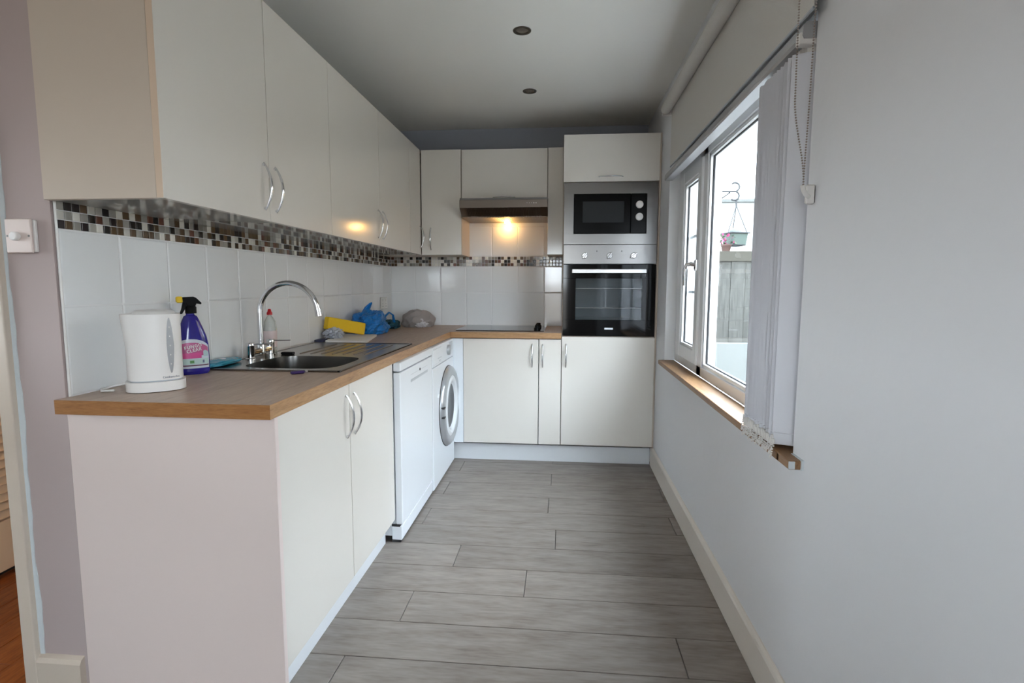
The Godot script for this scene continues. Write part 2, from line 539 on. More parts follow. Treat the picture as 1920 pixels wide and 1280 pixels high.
	hm.T = Transform3D(Basis.IDENTITY, Vector3(-2.5, CEIL - 0.085, 2.0))
	hm.lathe([Vector2(0.0, 0.0), Vector2(0.05, 0.012), Vector2(0.075, 0.04), Vector2(0.075, 0.06), Vector2(0.05, 0.084)], 24)
	var he := mat(Color(1.0, 0.93, 0.8), 0.5)
	he.emission_enabled = true
	he.emission = Color(1.0, 0.8, 0.55)
	he.emission_energy_multiplier = 1.5
	part("glass_shade", hm, he, hl)
	var ho := OmniLight3D.new()
	ho.name = "unseen_hall_lamp_light"
	add_child(ho)
	ho.position = Vector3(-2.5, CEIL - 0.12, 2.0)
	ho.light_color = Color(1.0, 0.8, 0.58)
	ho.light_energy = 0.05
	ho.light_size = 0.07
	ho.omni_range = 8.0
	ho.omni_attenuation = 2.0
	ho.shadow_enabled = true
	# louvred door of the hall closet
	var ld := MB.new()
	var dz0 := 1.35; var dz1 := 2.62
	for s in [[dz0, dz0 + 0.09], [dz1 - 0.09, dz1], [1.94, 2.03]]:
		ld.box(Vector3(-2.94, 0.03, s[0]), Vector3(-2.905, 2.0, s[1]), 0.003)
	for s in [[0.03, 0.24], [1.9, 2.0]]:
		ld.box(Vector3(-2.939, s[0], dz0), Vector3(-2.906, s[1], dz1), 0.003)
	var dr := struct("door_1", ld, M.louvre, "cream louvred closet door in the hall, seen through the doorway", "door")
	for col in 2:
		for i in 47:
			var y := 0.262 + i * 0.035
			var s := MB.new()
			s.T = Transform3D(Basis(Vector3.FORWARD, 0.75), Vector3(-2.922, y, 0))
			s.box(Vector3(-0.021, -0.004, dz0 + 0.085 if col == 0 else 2.028), Vector3(0.021, 0.004, 1.945 if col == 0 else dz1 - 0.085), 0.002)
			part("slat", s, M.louvre, dr)
	# door frame of the doorway and its uneven paint line
	var tr := MB.new()
	tr.box(Vector3(-2.176, 0.0, 2.72), Vector3(-2.13, 2.05, 2.866), 0.003)
	tr.box(Vector3(-2.172, 0.0, 2.86), Vector3(-2.131, 2.1, 2.878), 0.004)
	var arch := struct("trim_1", tr, M.arch, "cream door frame upright at the far left edge of the kitchen", "door frame")
	var pl := MB.new()
	var line := PackedVector2Array([Vector2(-2.1315, 2.1), Vector2(-2.1315, 0.135)])
	for k in 100:
		var yy := 0.135 + k * 0.01985
		line.append(Vector2(-2.117 + 0.003 * sin(yy * 9.0) + 0.002 * sin(yy * 23.0 + 1.0) + 0.001 * sin(yy * 71.0), yy))
	pl.prism(line, 2.858, 2.8624)
	part("paint_line", pl, M.caulk, arch)
	var sk := MB.new()
	sk.prism(PackedVector2Array([Vector2(2.86, 0.0), Vector2(2.878, 0.0), Vector2(2.878, 0.118), Vector2(2.872, 0.13), Vector2(2.86, 0.136)]), 0, 1)
	sk = MB.new()
	sk.T = Transform3D(Basis(Vector3(0, 0, 1), Vector3(0, 1, 0), Vector3(1, 0, 0)), Vector3.ZERO)
	sk.prism(PackedVector2Array([Vector2(2.86, 0.0), Vector2(2.878, 0.0), Vector2(2.878, 0.118), Vector2(2.872, 0.13), Vector2(2.86, 0.136)]), -2.13, -1.992)
	struct("baseboard_left", sk, M.arch, "short cream skirting board below the mauve wall strip", "skirting board")
	var sr := MB.new()
	sr.prism(PackedVector2Array([Vector2(0, 0.002), Vector2(-0.0155, 0.002), Vector2(-0.0155, 0.117), Vector2(-0.012, 0.125), Vector2(-0.004, 0.132), Vector2(0, 0.133)]), 0.565, 7.1)
	struct("baseboard_right", sr, M.wood_white, "long white skirting board along the foot of the window wall", "skirting board")

const TONES := {"K": Color(0.030, 0.024, 0.022), "B": Color(0.125, 0.078, 0.042), "R": Color(0.145, 0.062, 0.040), "G": Color(0.36, 0.34, 0.30), "C": Color(0.76, 0.73, 0.66)}

func mosaic_tone(row: int, k: int) -> Color:
	var rows := ["GKKBCGKGCBCBGRKRCGBCKGKG", "CGCGKRGKBGKKCKBGGKGBGRGK", "KBGKGCKBBCBGBBGCBCBBKKRG"]
	var t: Color
	if k >= 0 and k < 24:
		t = TONES[rows[row][k]]
	else:
		t = TONES["KKBBBRGGGCCC"[rng.randi() % 12]]
	var f := rng.randf_range(0.8, 1.2)
	return Color(t.r * f, t.g * f, t.b * f)

func tiles(wl: Node, wb: Node) -> void:
	rng.seed = 77
	var g := 0.0009
	# left wall: two rows of big tiles, then three rows of mosaic
	for row in [[0.9015, 1.15], [1.15, 1.358]]:
		for i in 14:
			var z1 := 2.852 - 0.2035 * i
			var z0 := z1 - 0.2035
			if i == 0: z1 = 2.85
			if i == 13: z0 = 0.0
			var t := MB.new()
			t.cushion(Vector3(-1.985, row[0] + g, z0 + g), Vector3(XW + rng.randf_range(-0.0006, 0.0004), row[1] - g, z1 - g), 0, 1.0, 0.006)
			tilt(t, Vector3(XW, (row[0] + row[1]) / 2, (z0 + z1) / 2), rng)
			part("wall_tile", t, M.tile if rng.randf() < 0.6 else M.tile2, wl)
	var edge := MB.new()
	edge.tube([Vector3(-1.979, 0.901, 2.8515), Vector3(-1.979, 1.432, 2.8515)], 0.0035, 10)
	part("tile_edge_trim", edge, M.white_gloss, wl)
	var far := MB.new()
	for k in 114:
		var z1 := 2.8515 - 0.025 * k
		for row in 3:
			var y1 := 1.4345 - 0.025 * row
			var t := MB.new() if k < 68 else far
			t.col = mosaic_tone(row, k)
			t.cushion(Vector3(-1.985, y1 - 0.0228, z1 - 0.0228), Vector3(XW + 0.0002 * (rng.randi() % 4), y1, z1), 0, 1.0, 0.0025)
			if k < 68: part("mosaic_tile", t, M.mosaic, wl)
	tag(part("mosaic_band", far, M.mosaic, wl), "", "", "", "stuff")
	# back wall
	var xs := [-1.976, -1.78, -1.577, -1.373, -1.17, -0.966, -0.763, -0.622]
	for row in [[0.9015, 1.158], [1.158, 1.3595], [1.437, 1.665], [1.665, 1.9]]:
		for i in xs.size() - 1:
			if row[0] > 1.4 and (i < 2 or i > 5): continue
			var t := MB.new()
			t.cushion(Vector3(xs[i] + g, row[0] + g, -0.008), Vector3(xs[i + 1] - g, row[1] - g, rng.randf_range(-0.0005, 0.0004)), 2, 1.0, 0.006)
			tilt(t, Vector3((xs[i] + xs[i + 1]) / 2, (row[0] + row[1]) / 2, 0), rng)
			part("wall_tile", t, M.tile if rng.randf() < 0.6 else M.tile2, wb)
	var band := MB.new()
	for k in 54:
		for row in 3:
			var y1 := 1.4355 - 0.025 * row
			band.col = mosaic_tone(row, -1)
			var x0 := -1.973 + 0.025 * k
			band.cushion(Vector3(x0, y1 - 0.0228, -0.008), Vector3(x0 + 0.0228, y1, 0.0002 * (rng.randi() % 4)), 2, 1.0, 0.0025)
	tag(part("mosaic_band", band, M.mosaic, wb), "", "", "", "stuff")

func tilt(t: MB, about: Vector3, r: RandomNumberGenerator) -> void:
	# no tile is set dead flat: turn it a fraction of a degree round its middle
	var b := Basis.from_euler(Vector3(r.randf_range(-1, 1), r.randf_range(-1, 1), r.randf_range(-1, 1)) * 0.003)
	for i in t.v.size():
		t.v[i] = about + b * (t.v[i] - about)
		t.n[i] = b * t.n[i]


# ---------------------------------------------------------------- window and blinds

func window() -> void:
	var x0 := 0.06; var x1 := 0.13
	var zl := 0.887; var zr := 2.735; var yb := 0.766; var yt := 1.888
	var o := Node3D.new()
	o.name = "window_1"
	add_child(o)
	o.position = Vector3(0.06, yb, (zl + zr) / 2)
	tag(o, "white plastic window with an opening casement left and a wide fixed pane", "window", "", "structure")
	var f := MB.new()
	f.box(Vector3(x0, yb, zl), Vector3(x1, yt, zl + 0.095), 0.004)
	f.box(Vector3(x0, yb, zr - 0.07), Vector3(x1, yt, zr), 0.004)
	f.box(Vector3(x0, yb, 1.425), Vector3(x1, yt, 1.505), 0.004)
	f.box(Vector3(x0, yb, zl + 0.09), Vector3(x1, yb + 0.05, zr - 0.06), 0.004)
	f.box(Vector3(x0, yt - 0.05, zl + 0.09), Vector3(x1, yt, zr - 0.06), 0.004)
	part("window_frame", f, M.pvc, o)
	# opening casement: sash, bead, gasket, pane, glazing bars, handle
	var s := MB.new()
	var sz0 := 0.985; var sz1 := 1.44; var sy0 := 0.812; var sy1 := 1.842
	var a := 0.07
	s.box(Vector3(x0 - 0.012, sy0, sz0), Vector3(x1 - 0.01, sy1, sz0 + a), 0.006)
	s.box(Vector3(x0 - 0.012, sy0, sz1 - a), Vector3(x1 - 0.01, sy1, sz1), 0.006)
	s.box(Vector3(x0 - 0.011, sy0, sz0 + a - 0.006), Vector3(x1 - 0.01, sy0 + a, sz1 - a + 0.006), 0.006)
	s.box(Vector3(x0 - 0.011, sy1 - a, sz0 + a - 0.006), Vector3(x1 - 0.01, sy1, sz1 - a + 0.006), 0.006)
	var sash := part("casement", s, M.pvc, o)
	glazing(sash, 0.075, sy0 + a, sy1 - a, sz0 + a, sz1 - a)
	var bars := MB.new()
	for y in [1.18, 1.48]:
		bars.box(Vector3(0.088, y - 0.008, sz0 + a), Vector3(0.1, y + 0.008, sz1 - a), 0.002)
	bars.box(Vector3(0.088, sy0 + a, 1.245), Vector3(0.1, sy1 - a, 1.26), 0.002)
	part("glazing_bar", bars, M.enamel_grey, sash)
	var h := MB.new()
	h.box(Vector3(0.036, 1.285, 1.392), Vector3(0.05, 1.345, 1.422), 0.005)
	h.tube([Vector3(0.045, 1.318, 1.407), Vector3(0.02, 1.322, 1.403), Vector3(0.003, 1.318, 1.388), Vector3(-0.002, 1.295, 1.37), Vector3(-0.002, 1.26, 1.362), Vector3(0.0, 1.215, 1.358)], [0.011, 0.0115, 0.0105, 0.0095, 0.009, 0.007], 12)
	part("handle", h, M.chrome, sash)
	# fixed pane
	glazing(o, 0.085, yb + 0.052, yt - 0.052, 1.507, zr - 0.072)
	# inner sill of oak, wider than the opening
	var sl := MB.new()
	sl.box(Vector3(-0.036, 0.741, 0.886), Vector3(0.06, 0.766, 2.735), 0.003)
	sl.box(Vector3(-0.036, 0.7412, 2.72), Vector3(-0.0005, 0.7658, 2.80), 0.003)
	var sill := struct("window_sill", sl, M.sill, "narrow oak window sill below the window", "window sill")
	var pt := MB.new()
	pt.box(Vector3(-0.0355, 0.743, 2.797), Vector3(-0.02, 0.7635, 2.8015), 0.001)
	pt.box(Vector3(-0.006, 0.7405, 2.738), Vector3(0.001, 0.7675, 2.805), 0.001)
	part("bare_end_patch", pt, M.caulk, sill)
	# white painted reveal at the far side, head of the opening
	var rv := MB.new()
	rv.box(Vector3(0.0005, 0.766, 0.8852), Vector3(0.06, 1.889, 0.8868))
	struct("trim_2", rv, M.pvc, "white painted reveal at the far side of the window", "window reveal")
	# unseen windows behind the camera, placed to light the near walls and tiles
	var pw := MB.new()
	for z in [[-1.05, -1.0], [-0.55, -0.5]]:
		pw.box(Vector3(z[0], 0.35, 7.15), Vector3(z[1], 2.0, 7.22))
	pw.box(Vector3(-1.0, 0.35, 7.15), Vector3(-0.55, 0.42, 7.22))
	pw.box(Vector3(-1.0, 1.93, 7.15), Vector3(-0.55, 2.0, 7.22))
	for z in [[2.95, 3.02], [4.68, 4.75]]:
		pw.box(Vector3(-4.73, 0.9, z[0]), Vector3(-4.66, 1.76, z[1]))
	pw.box(Vector3(-4.73, 0.9, 3.02), Vector3(-4.66, 0.97, 4.68))
	pw.box(Vector3(-4.73, 1.69, 3.02), Vector3(-4.66, 1.76, 4.68))
	for z in [[4.8, 4.87], [5.83, 5.9]]:
		pw.box(Vector3(0.06, 0.8, z[0]), Vector3(0.13, 2.0, z[1]))
	pw.box(Vector3(0.06, 0.8, 4.87), Vector3(0.13, 0.87, 5.83))
	pw.box(Vector3(0.06, 1.93, 4.87), Vector3(0.13, 2.0, 5.83))
	struct("window_2", pw, M.pvc, "unseen windows behind the camera, placed to light the near walls and tiles")

func glazing(under: Node, x: float, y0: float, y1: float, z0: float, z1: float) -> void:
	var b := MB.new(); var g := MB.new()
	for q in [[b, 0.016, x - 0.018, x - 0.002, 0.0], [g, 0.006, x - 0.006, x + 0.004, 0.0145]]:
		var m: MB = q[0]
		var w: float = q[1]
		var i: float = q[4]
		m.box(Vector3(q[2], y0 + i, z0 + i), Vector3(q[3], y0 + i + w, z1 - i), 0.002)
		m.box(Vector3(q[2], y1 - i - w, z0 + i), Vector3(q[3], y1 - i, z1 - i), 0.002)
		m.box(Vector3(q[2], y0 + i, z0 + i), Vector3(q[3], y1 - i, z0 + i + w), 0.002)
		m.box(Vector3(q[2], y0 + i, z1 - i - w), Vector3(q[3], y1 - i, z1 - i), 0.002)
	part("glazing_bead", b, M.pvc, under)
	part("gasket", g, M.gasket, under)
	var p := MB.new()
	p.flat(Vector3(x, y0 + 0.01, z0 + 0.01), Vector3(x, y1 - 0.01, z0 + 0.01), Vector3(x, y1 - 0.01, z1 - 0.01), Vector3(x, y0 + 0.01, z1 - 0.01), Vector3.LEFT)
	part("pane", p, M.pane, under)

func blinds() -> void:
	# roller blind on the wall above the window
	var rb := thing("roller_blind", "grey roller blind rolled down just to the top of the window", "blind", Vector3(-0.05, 2.17, 1.9))
	var t := MB.new()
	t.T = Transform3D(Basis(Vector3.RIGHT, Vector3.BACK, Vector3.DOWN), Vector3(-0.058, 2.192, 0))
	t.lathe([Vector2(0.0, 1.01), Vector2(0.022, 1.012), Vector2(0.028, 1.02), Vector2(0.030, 1.03), Vector2(0.030, 2.80)], 24)
	for i in t.v.size(): t.v[i] = Vector3(t.v[i].x, t.v[i].y, t.v[i].z)
	part("roller_tube", t, M.roller, rb)
	var f := MB.new()
	f.box(Vector3(-0.033, 1.872, 1.06), Vector3(-0.0315, 2.195, 2.79))
	part("blind_fabric", f, M.roller, rb)
	var bb := MB.new()
	bb.box(Vector3(-0.0355, 1.867, 1.06), Vector3(-0.029, 1.8755, 2.79), 0.002)
	part("bottom_bar", bb, M.enamel_grey, rb)
	for z in [1.002, 2.803]:
		part("bracket", bx(Vector3(-0.075, 2.16, z), Vector3(0.0, 2.225, z + 0.008), 0.002), M.plastic, rb)
	# vertical blind: head rail, slats drawn to the near end, bead chains along the bottom
	var vb := thing("vertical_blind", "lilac grey vertical blind, its slats drawn together at the near end of the window", "blind", Vector3(0.0, 0.775, 2.6))
	var hr := MB.new()
	hr.prism(PackedVector2Array([Vector2(-0.028, 1.826), Vector2(0.014, 1.826), Vector2(0.018, 1.832), Vector2(0.018, 1.866), Vector2(-0.024, 1.866), Vector2(-0.03, 1.858), Vector2(-0.032, 1.834)]), 0.89, 2.732)
	part("head_rail", hr, M.alu, vb)
	rng.seed = 5
	var n := 24
	for i in n:
		var z := 2.468 + i * 0.0104
		var s := MB.new()
		var last := i == n - 1
		s.T = Transform3D(Basis(Vector3.UP, -0.36 + rng.randf_range(-0.1, 0.1)), Vector3(0.003, 0, z))
		var bow := 0.004 if last else 0.003
		var dx := 0.0 if last else rng.randf_range(-0.0035, 0.0035)
		for k in 6:
			var a := -0.0445 + 0.089 * k / 6.0
			var b := -0.0445 + 0.089 * (k + 1) / 6.0
			var za := bow * (1.0 - pow(a / 0.0445, 2)); var zb := bow * (1.0 - pow(b / 0.0445, 2))
			var na := Vector3(2 * bow * a / 0.00198, 0, 1).normalized(); var nb := Vector3(2 * bow * b / 0.00198, 0, 1).normalized()
			for q in [0.0, -0.0014]:
				var sg := 1.0 if q == 0.0 else -1.0
				s.quad(Vector3(a + dx, 0.782, za + q), Vector3(b + dx, 0.782, zb + q), Vector3(b + dx, 1.802, zb + q), Vector3(a + dx, 1.802, za + q), na * sg, nb * sg, nb * sg, na * sg)
		for e in [-0.0445, 0.0445]:
			s.flat(Vector3(e + dx, 0.782, 0), Vector3(e + dx, 0.782, -0.0014), Vector3(e + dx, 1.802, -0.0014), Vector3(e + dx, 1.802, 0), Vector3(signf(e), 0, 0))
		var sl := part("slat", s, M.slat, vb)
		var hm := MB.new()
		hm.T = s.T
		hm.box(Vector3(-0.044 + dx, 0.779, -0.004), Vector3(0.044 + dx, 0.812, 0.0055), 0.002)
		part("weight_pocket", hm, M.slat, sl)
		var hk := MB.new()
		hk.T = s.T
		hk.box(Vector3(-0.012, 1.802, -0.002), Vector3(0.012, 1.828, 0.003), 0.001)
		part("slat_hanger", hk, M.plastic, sl)
		var ch := MB.new()
		for side in [-0.046, 0.046]:
			var drop := rng.randf_range(0.022, 0.042)
			ch.box(Vector3(0.005 + side - 0.004, 0.781, z - 0.003), Vector3(0.005 + side + 0.004, 0.797 + rng.randf_range(0, 0.012), z + 0.003), 0.002)
			var reach := rng.randf_range(0.006, 0.018)
			for k in 15:
				var u := k / 14.0
				ch.bead(Vector3(0.005 + side + signf(side) * 0.006 * sin(u * PI) + rng.randf_range(-0.001, 0.001), 0.787 - drop * sin(u * PI), z + reach * (u - 0.5) * 1.6), 0.0026)
		part("bead_chain", ch, M.plastic, vb)
	var bc := MB.new()
	bc.box(Vector3(-0.038, 1.812, 2.705), Vector3(0.03, 1.842, 2.73), 0.003)
	part("end_bracket", bc, M.plastic, vb)
	# the operating chain of the roller blind and its tensioner on the wall
	var oc := MB.new()
	var pa := []
	for k in 60:
		var u := k / 59.0
		pa.append(Vector3(lerpf(-0.0715, -0.041, smoothstep(0.0, 1.0, clampf((u - 0.72) / 0.28, 0, 1))) - 0.003 * sin(u * 5.0), lerpf(2.19, 1.452, u), lerpf(2.815, 2.80, u)))
	for k in 60:
		var u := k / 59.0
		pa.append(Vector3(lerpf(-0.038, -0.036, smoothstep(0.0, 0.3, u)), lerpf(1.452, 2.19, u), lerpf(2.798, 2.815, u)))
	for i in pa.size() - 1:
		for k in 2:
			oc.bead((pa[i] as Vector3).lerp(pa[i + 1], k / 2.0), 0.0025)
	part("bead_chain", oc, M.chain, rb)
	var tn := thing("chain_tensioner", "small white plastic hook holding the blind chain at the edge of the window", "chain holder", Vector3(-0.01, 1.43, 2.8))
	var tb := MB.new()
	tb.box(Vector3(-0.022, 1.414, 2.768), Vector3(-0.0005, 1.462, 2.782), 0.004)
	tb.tube([Vector3(-0.016, 1.432, 2.78), Vector3(-0.028, 1.436, 2.79), Vector3(-0.036, 1.444, 2.797), Vector3(-0.040, 1.456, 2.80)], 0.0055, 10)
	part("hook_body", tb, M.plastic, tn)


# ---------------------------------------------------------------- handles and cabinets

func bow(at: Vector3, long: Vector3, out: Vector3, length := 0.158) -> MB:
	# a chrome bow handle: a bar bent away from the door, wide in the middle and pinched at both feet
	var b := MB.new()
	var p := []; var r := []
	for k in 19:
		var u := k / 18.0 * 2.0 - 1.0
		p.append(at + long * (u * length / 2) + out * (0.004 + 0.026 * (1.0 - u * u)))
		r.append(0.0032 + 0.0030 * (1.0 - u * u))
	b.tube(p, r, 10, 0.75)
	for u in [-1.0, 1.0]:
		b.tube([at + long * (u * (length / 2 - 0.006)), at + long * (u * (length / 2 - 0.008)) + out * 0.008], 0.0045, 8)
	return b

func door(under: Node, lo: Vector3, hi: Vector3, handle_at = null, long := Vector3.UP, out := Vector3.RIGHT, called := "door", m: Material = null) -> MeshInstance3D:
	var d := part(called, bx(lo, hi, 0.0012), m if m else M.cream, under)
	if handle_at != null:
		part("handle", bow(handle_at, long, out), M.chrome, d)
	return d

func carcass(lo: Vector3, hi: Vector3, t := 0.018, open := 0) -> MB:
	# cabinet box of five boards, open towards +x (open = 0) or +z (open = 2)
	var b := MB.new()
	b.box(lo, Vector3(hi.x, lo.y + t, hi.z))
	b.box(Vector3(lo.x, hi.y - t, lo.z), hi)
	if open == 0:
		b.box(Vector3(lo.x, lo.y + t, lo.z), Vector3(hi.x, hi.y - t, lo.z + t))
		b.box(Vector3(lo.x, lo.y + t, hi.z - t), Vector3(hi.x, hi.y - t, hi.z))
		b.box(Vector3(lo.x, lo.y + t, lo.z + t), Vector3(lo.x + 0.006, hi.y - t, hi.z - t))
	else:
		b.box(Vector3(lo.x, lo.y + t, lo.z), Vector3(lo.x + t, hi.y - t, hi.z))
		b.box(Vector3(hi.x - t, lo.y + t, lo.z), Vector3(hi.x, hi.y - t, hi.z))
		b.box(Vector3(lo.x + t, lo.y + t, lo.z), Vector3(hi.x - t, hi.y - t, lo.z + 0.006))
	return b

func wall_cabinets() -> void:
	var y0 := 1.4315; var y1 := 2.166; var xc := -1.659; var xd := -1.6385
	var hy := 1.545
	var grp := "cream wall cabinets"
	# near double cabinet
	var a := thing("wall_cabinet", "cream double wall cabinet nearest the camera, its bare side showing above the light switch", "cabinet", Vector3(-1.81, y0, 2.375), grp)
	part("body", carcass(Vector3(-1.982, y0 + 0.002, 1.868), Vector3(xc, y1, 2.867)), M.under, a)
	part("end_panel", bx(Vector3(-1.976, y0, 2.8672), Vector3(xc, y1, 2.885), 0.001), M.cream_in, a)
	for d in [[2.374, 2.885, 2.412], [1.868, 2.370, 2.338]]:
		var dd := door(a, Vector3(xc + 0.001, y0, d[0]), Vector3(xd, y1, d[1]), Vector3(xd, hy, d[2]))
		if d[1] > 2.8:
			part("edge_band", bx(Vector3(xc + 0.0015, y0 + 0.001, 2.8848), Vector3(xd - 0.0012, y1 - 0.001, 2.8858)), M.edge, dd)
	# middle double cabinet
	var b := thing("wall_cabinet", "cream double wall cabinet in the middle of the left wall, above the drainer", "cabinet", Vector3(-1.81, y0, 1.245), grp)
	part("body", carcass(Vector3(-1.975, y0 + 0.002, 0.626), Vector3(xc, y1, 1.865)), M.under, b)
	for d in [[1.226, 1.864, 1.262], [0.626, 1.222, 1.188]]:
		door(b, Vector3(xc + 0.001, y0, d[0]), Vector3(xd, y1, d[1]), Vector3(xd, hy + 0.003, d[2]))
	# corner cabinet of the left wall
	var c := thing("wall_cabinet", "narrow cream wall cabinet on the left wall, hard in the corner", "cabinet", Vector3(-1.81, y0, 0.48), grp)
	part("body", carcass(Vector3(-1.975, y0 + 0.002, 0.34), Vector3(xc, y1, 0.624)), M.under, c)
	door(c, Vector3(xc + 0.001, y0, 0.343), Vector3(xd, y1, 0.622), Vector3(xd, hy + 0.01, 0.378))
	# back wall: corner cabinet, cabinet above the hood, narrow end cabinet
	var zc := 0.319; var zd := 0.339
	var e := thing("wall_cabinet", "cream wall cabinet on the back wall, left of the cooker hood", "cabinet", Vector3(-1.5, y0, 0.17), grp)
	part("body", carcass(Vector3(-1.975, y0 + 0.002, 0.001), Vector3(-1.344, y1, zc), 0.018, 2), M.cream_in, e)
	door(e, Vector3(-1.634, y0, zc + 0.001), Vector3(-1.346, y1, zd), Vector3(-1.567, hy, zd), Vector3.UP, Vector3.BACK)
	var f := thing("wall_cabinet", "wide cream flap cabinet directly above the cooker hood", "cabinet", Vector3(-1.038, 1.815, 0.17), grp)
	part("body", carcass(Vector3(-1.3415, 1.815, 0.001), Vector3(-0.7335, 2.164, zc), 0.018, 2), M.cream_in, f)
	door(f, Vector3(-1.3405, 1.818, zc + 0.001), Vector3(-0.7345, 2.163, zd), Vector3(-1.038, 1.832, zd), Vector3.RIGHT, Vector3.BACK, "flap")
	var g := thing("wall_cabinet", "very narrow cream wall cabinet between the cooker hood and the tall oven unit", "cabinet", Vector3(-0.68, y0, 0.17), grp)
	part("body", carcass(Vector3(-0.731, y0 + 0.002, 0.001), Vector3(-0.6225, y1, zc), 0.018, 2), M.cream_in, g)
	door(g, Vector3(-0.730, y0, zc + 0.001), Vector3(-0.6235, y1, zd), null, Vector3.UP, Vector3.BACK)

func base_units() -> void:
	var grp := "cream base cabinets"
	var xc := -1.409; var xd := -1.389
	solo("end_panel", bx(Vector3(-1.976, 0.001, 2.8505), Vector3(-1.3775, 0.8605, 2.8685), 0.0012), M.panel, "tall plain white panel closing the end of the base units", "panel", Vector3(-1.68, 0, 2.86))
	var a := thing("base_cabinet", "cream double base cabinet with two bow handles below the sink", "cabinet", Vector3(-1.68, 0.11, 2.34), grp)
	part("body", carcass(Vector3(-1.95, 0.116, 1.834), Vector3(xc, 0.735, 2.849)), M.plinth, a)
	door(a, Vector3(xc + 0.001, 0.118, 2.337), Vector3(xd, 0.857, 2.848), Vector3(xd, 0.742, 2.372))
	door(a, Vector3(xc + 0.001, 0.118, 1.834), Vector3(xd, 0.857, 2.333), Vector3(xd, 0.737, 2.298))
	solo("plinth", bx(Vector3(-1.454, 0.001, 1.838), Vector3(-1.436, 0.112, 2.8495), 0.001), M.plinth, "white plinth below the sink cabinet", "plinth", Vector3(-1.445, 0, 2.34), "plinths")
	# back run
	var z1 := 0.610; var zc := 0.59
	var b := thing("base_cabinet", "cream base cabinet with one wide door below the hob, in the corner", "cabinet", Vector3(-1.03, 0.12, 0.3), grp)
	part("body", carcass(Vector3(-1.288, 0.132, 0.03), Vector3(-0.775, 0.855, zc), 0.018, 2), M.plinth, b)
	door(b, Vector3(-1.2865, 0.136, zc + 0.001), Vector3(-0.7765, 0.855, z1), Vector3(-0.817, 0.745, z1), Vector3.UP, Vector3.BACK)
	solo("corner_post", bx(Vector3(-1.372, 0.132, 0.585), Vector3(-1.2885, 0.856, z1 - 0.002), 0.001), M.enamel, "narrow white filler post in the corner beside the washing machine", "filler post", Vector3(-1.314, 0.132, 0.6))
	var c := thing("base_cabinet", "narrow cream pull-out base cabinet left of the tall oven unit", "cabinet", Vector3(-0.7, 0.12, 0.3), grp)
	part("body", carcass(Vector3(-0.774, 0.132, 0.03), Vector3(-0.6235, 0.855, zc), 0.018, 2), M.plinth, c)
	door(c, Vector3(-0.7705, 0.136, zc + 0.001), Vector3(-0.6245, 0.855, z1), Vector3(-0.748, 0.745, z1), Vector3.UP, Vector3.BACK)
	solo("plinth", bx(Vector3(-1.38, 0.001, 0.54), Vector3(-0.0165, 0.114, 0.558), 0.001), M.plinth, "long white plinth along the back units", "plinth", Vector3(-0.68, 0, 0.55), "plinths")
	# tall housing for oven and microwave
	var t := thing("tall_cabinet", "tall cream housing cabinet holding the oven and the microwave", "cabinet", Vector3(-0.315, 0.12, 0.3), grp)
	var bo := MB.new()
	for x in [[-0.622, -0.604], [-0.026, -0.008]]:
		bo.box(Vector3(x[0], 0.13, 0.02), Vector3(x[1], 2.178, 0.5895))
	for y in [[0.13, 0.148], [0.862, 0.880], [1.485, 1.50], [1.872, 1.887], [2.16, 2.178]]:
		bo.box(Vector3(-0.604, y[0], 0.02), Vector3(-0.026, y[1], 0.588))
	bo.box(Vector3(-0.604, 0.148, 0.02), Vector3(-0.026, 2.16, 0.026))
	part("body", bo, M.cream_in, t)
	door(t, Vector3(-0.6195, 0.138, zc + 0.001), Vector3(-0.0125, 0.874, z1), Vector3(-0.592, 0.748, z1), Vector3.UP, Vector3.BACK)
	door(t, Vector3(-0.6205, 1.880, zc + 0.001), Vector3(-0.0125, 2.176, z1), Vector3(-0.32, 1.9095, z1), Vector3.RIGHT, Vector3.BACK, "flap")
	var fp := MB.new()
	fp.box(Vector3(-0.0115, 0.13, 0.57), Vector3(-0.0015, 2.178, 0.606), 0.001)
	part("filler_strip", fp, M.cream_in, t)


# ---------------------------------------------------------------- appliances

func knob_z(at: Vector3, r: float, d: float) -> MB:
	var k := MB.new()
	k.T = Transform3D(Basis(Vector3.RIGHT, Vector3(0, 0, 1), Vector3(0, -1, 0)), at)
	k.lathe([Vector2(r, 0), Vector2(r, d * 0.75), Vector2(r * 0.92, d * 0.93), Vector2(r * 0.8, d)], 24)
	return k

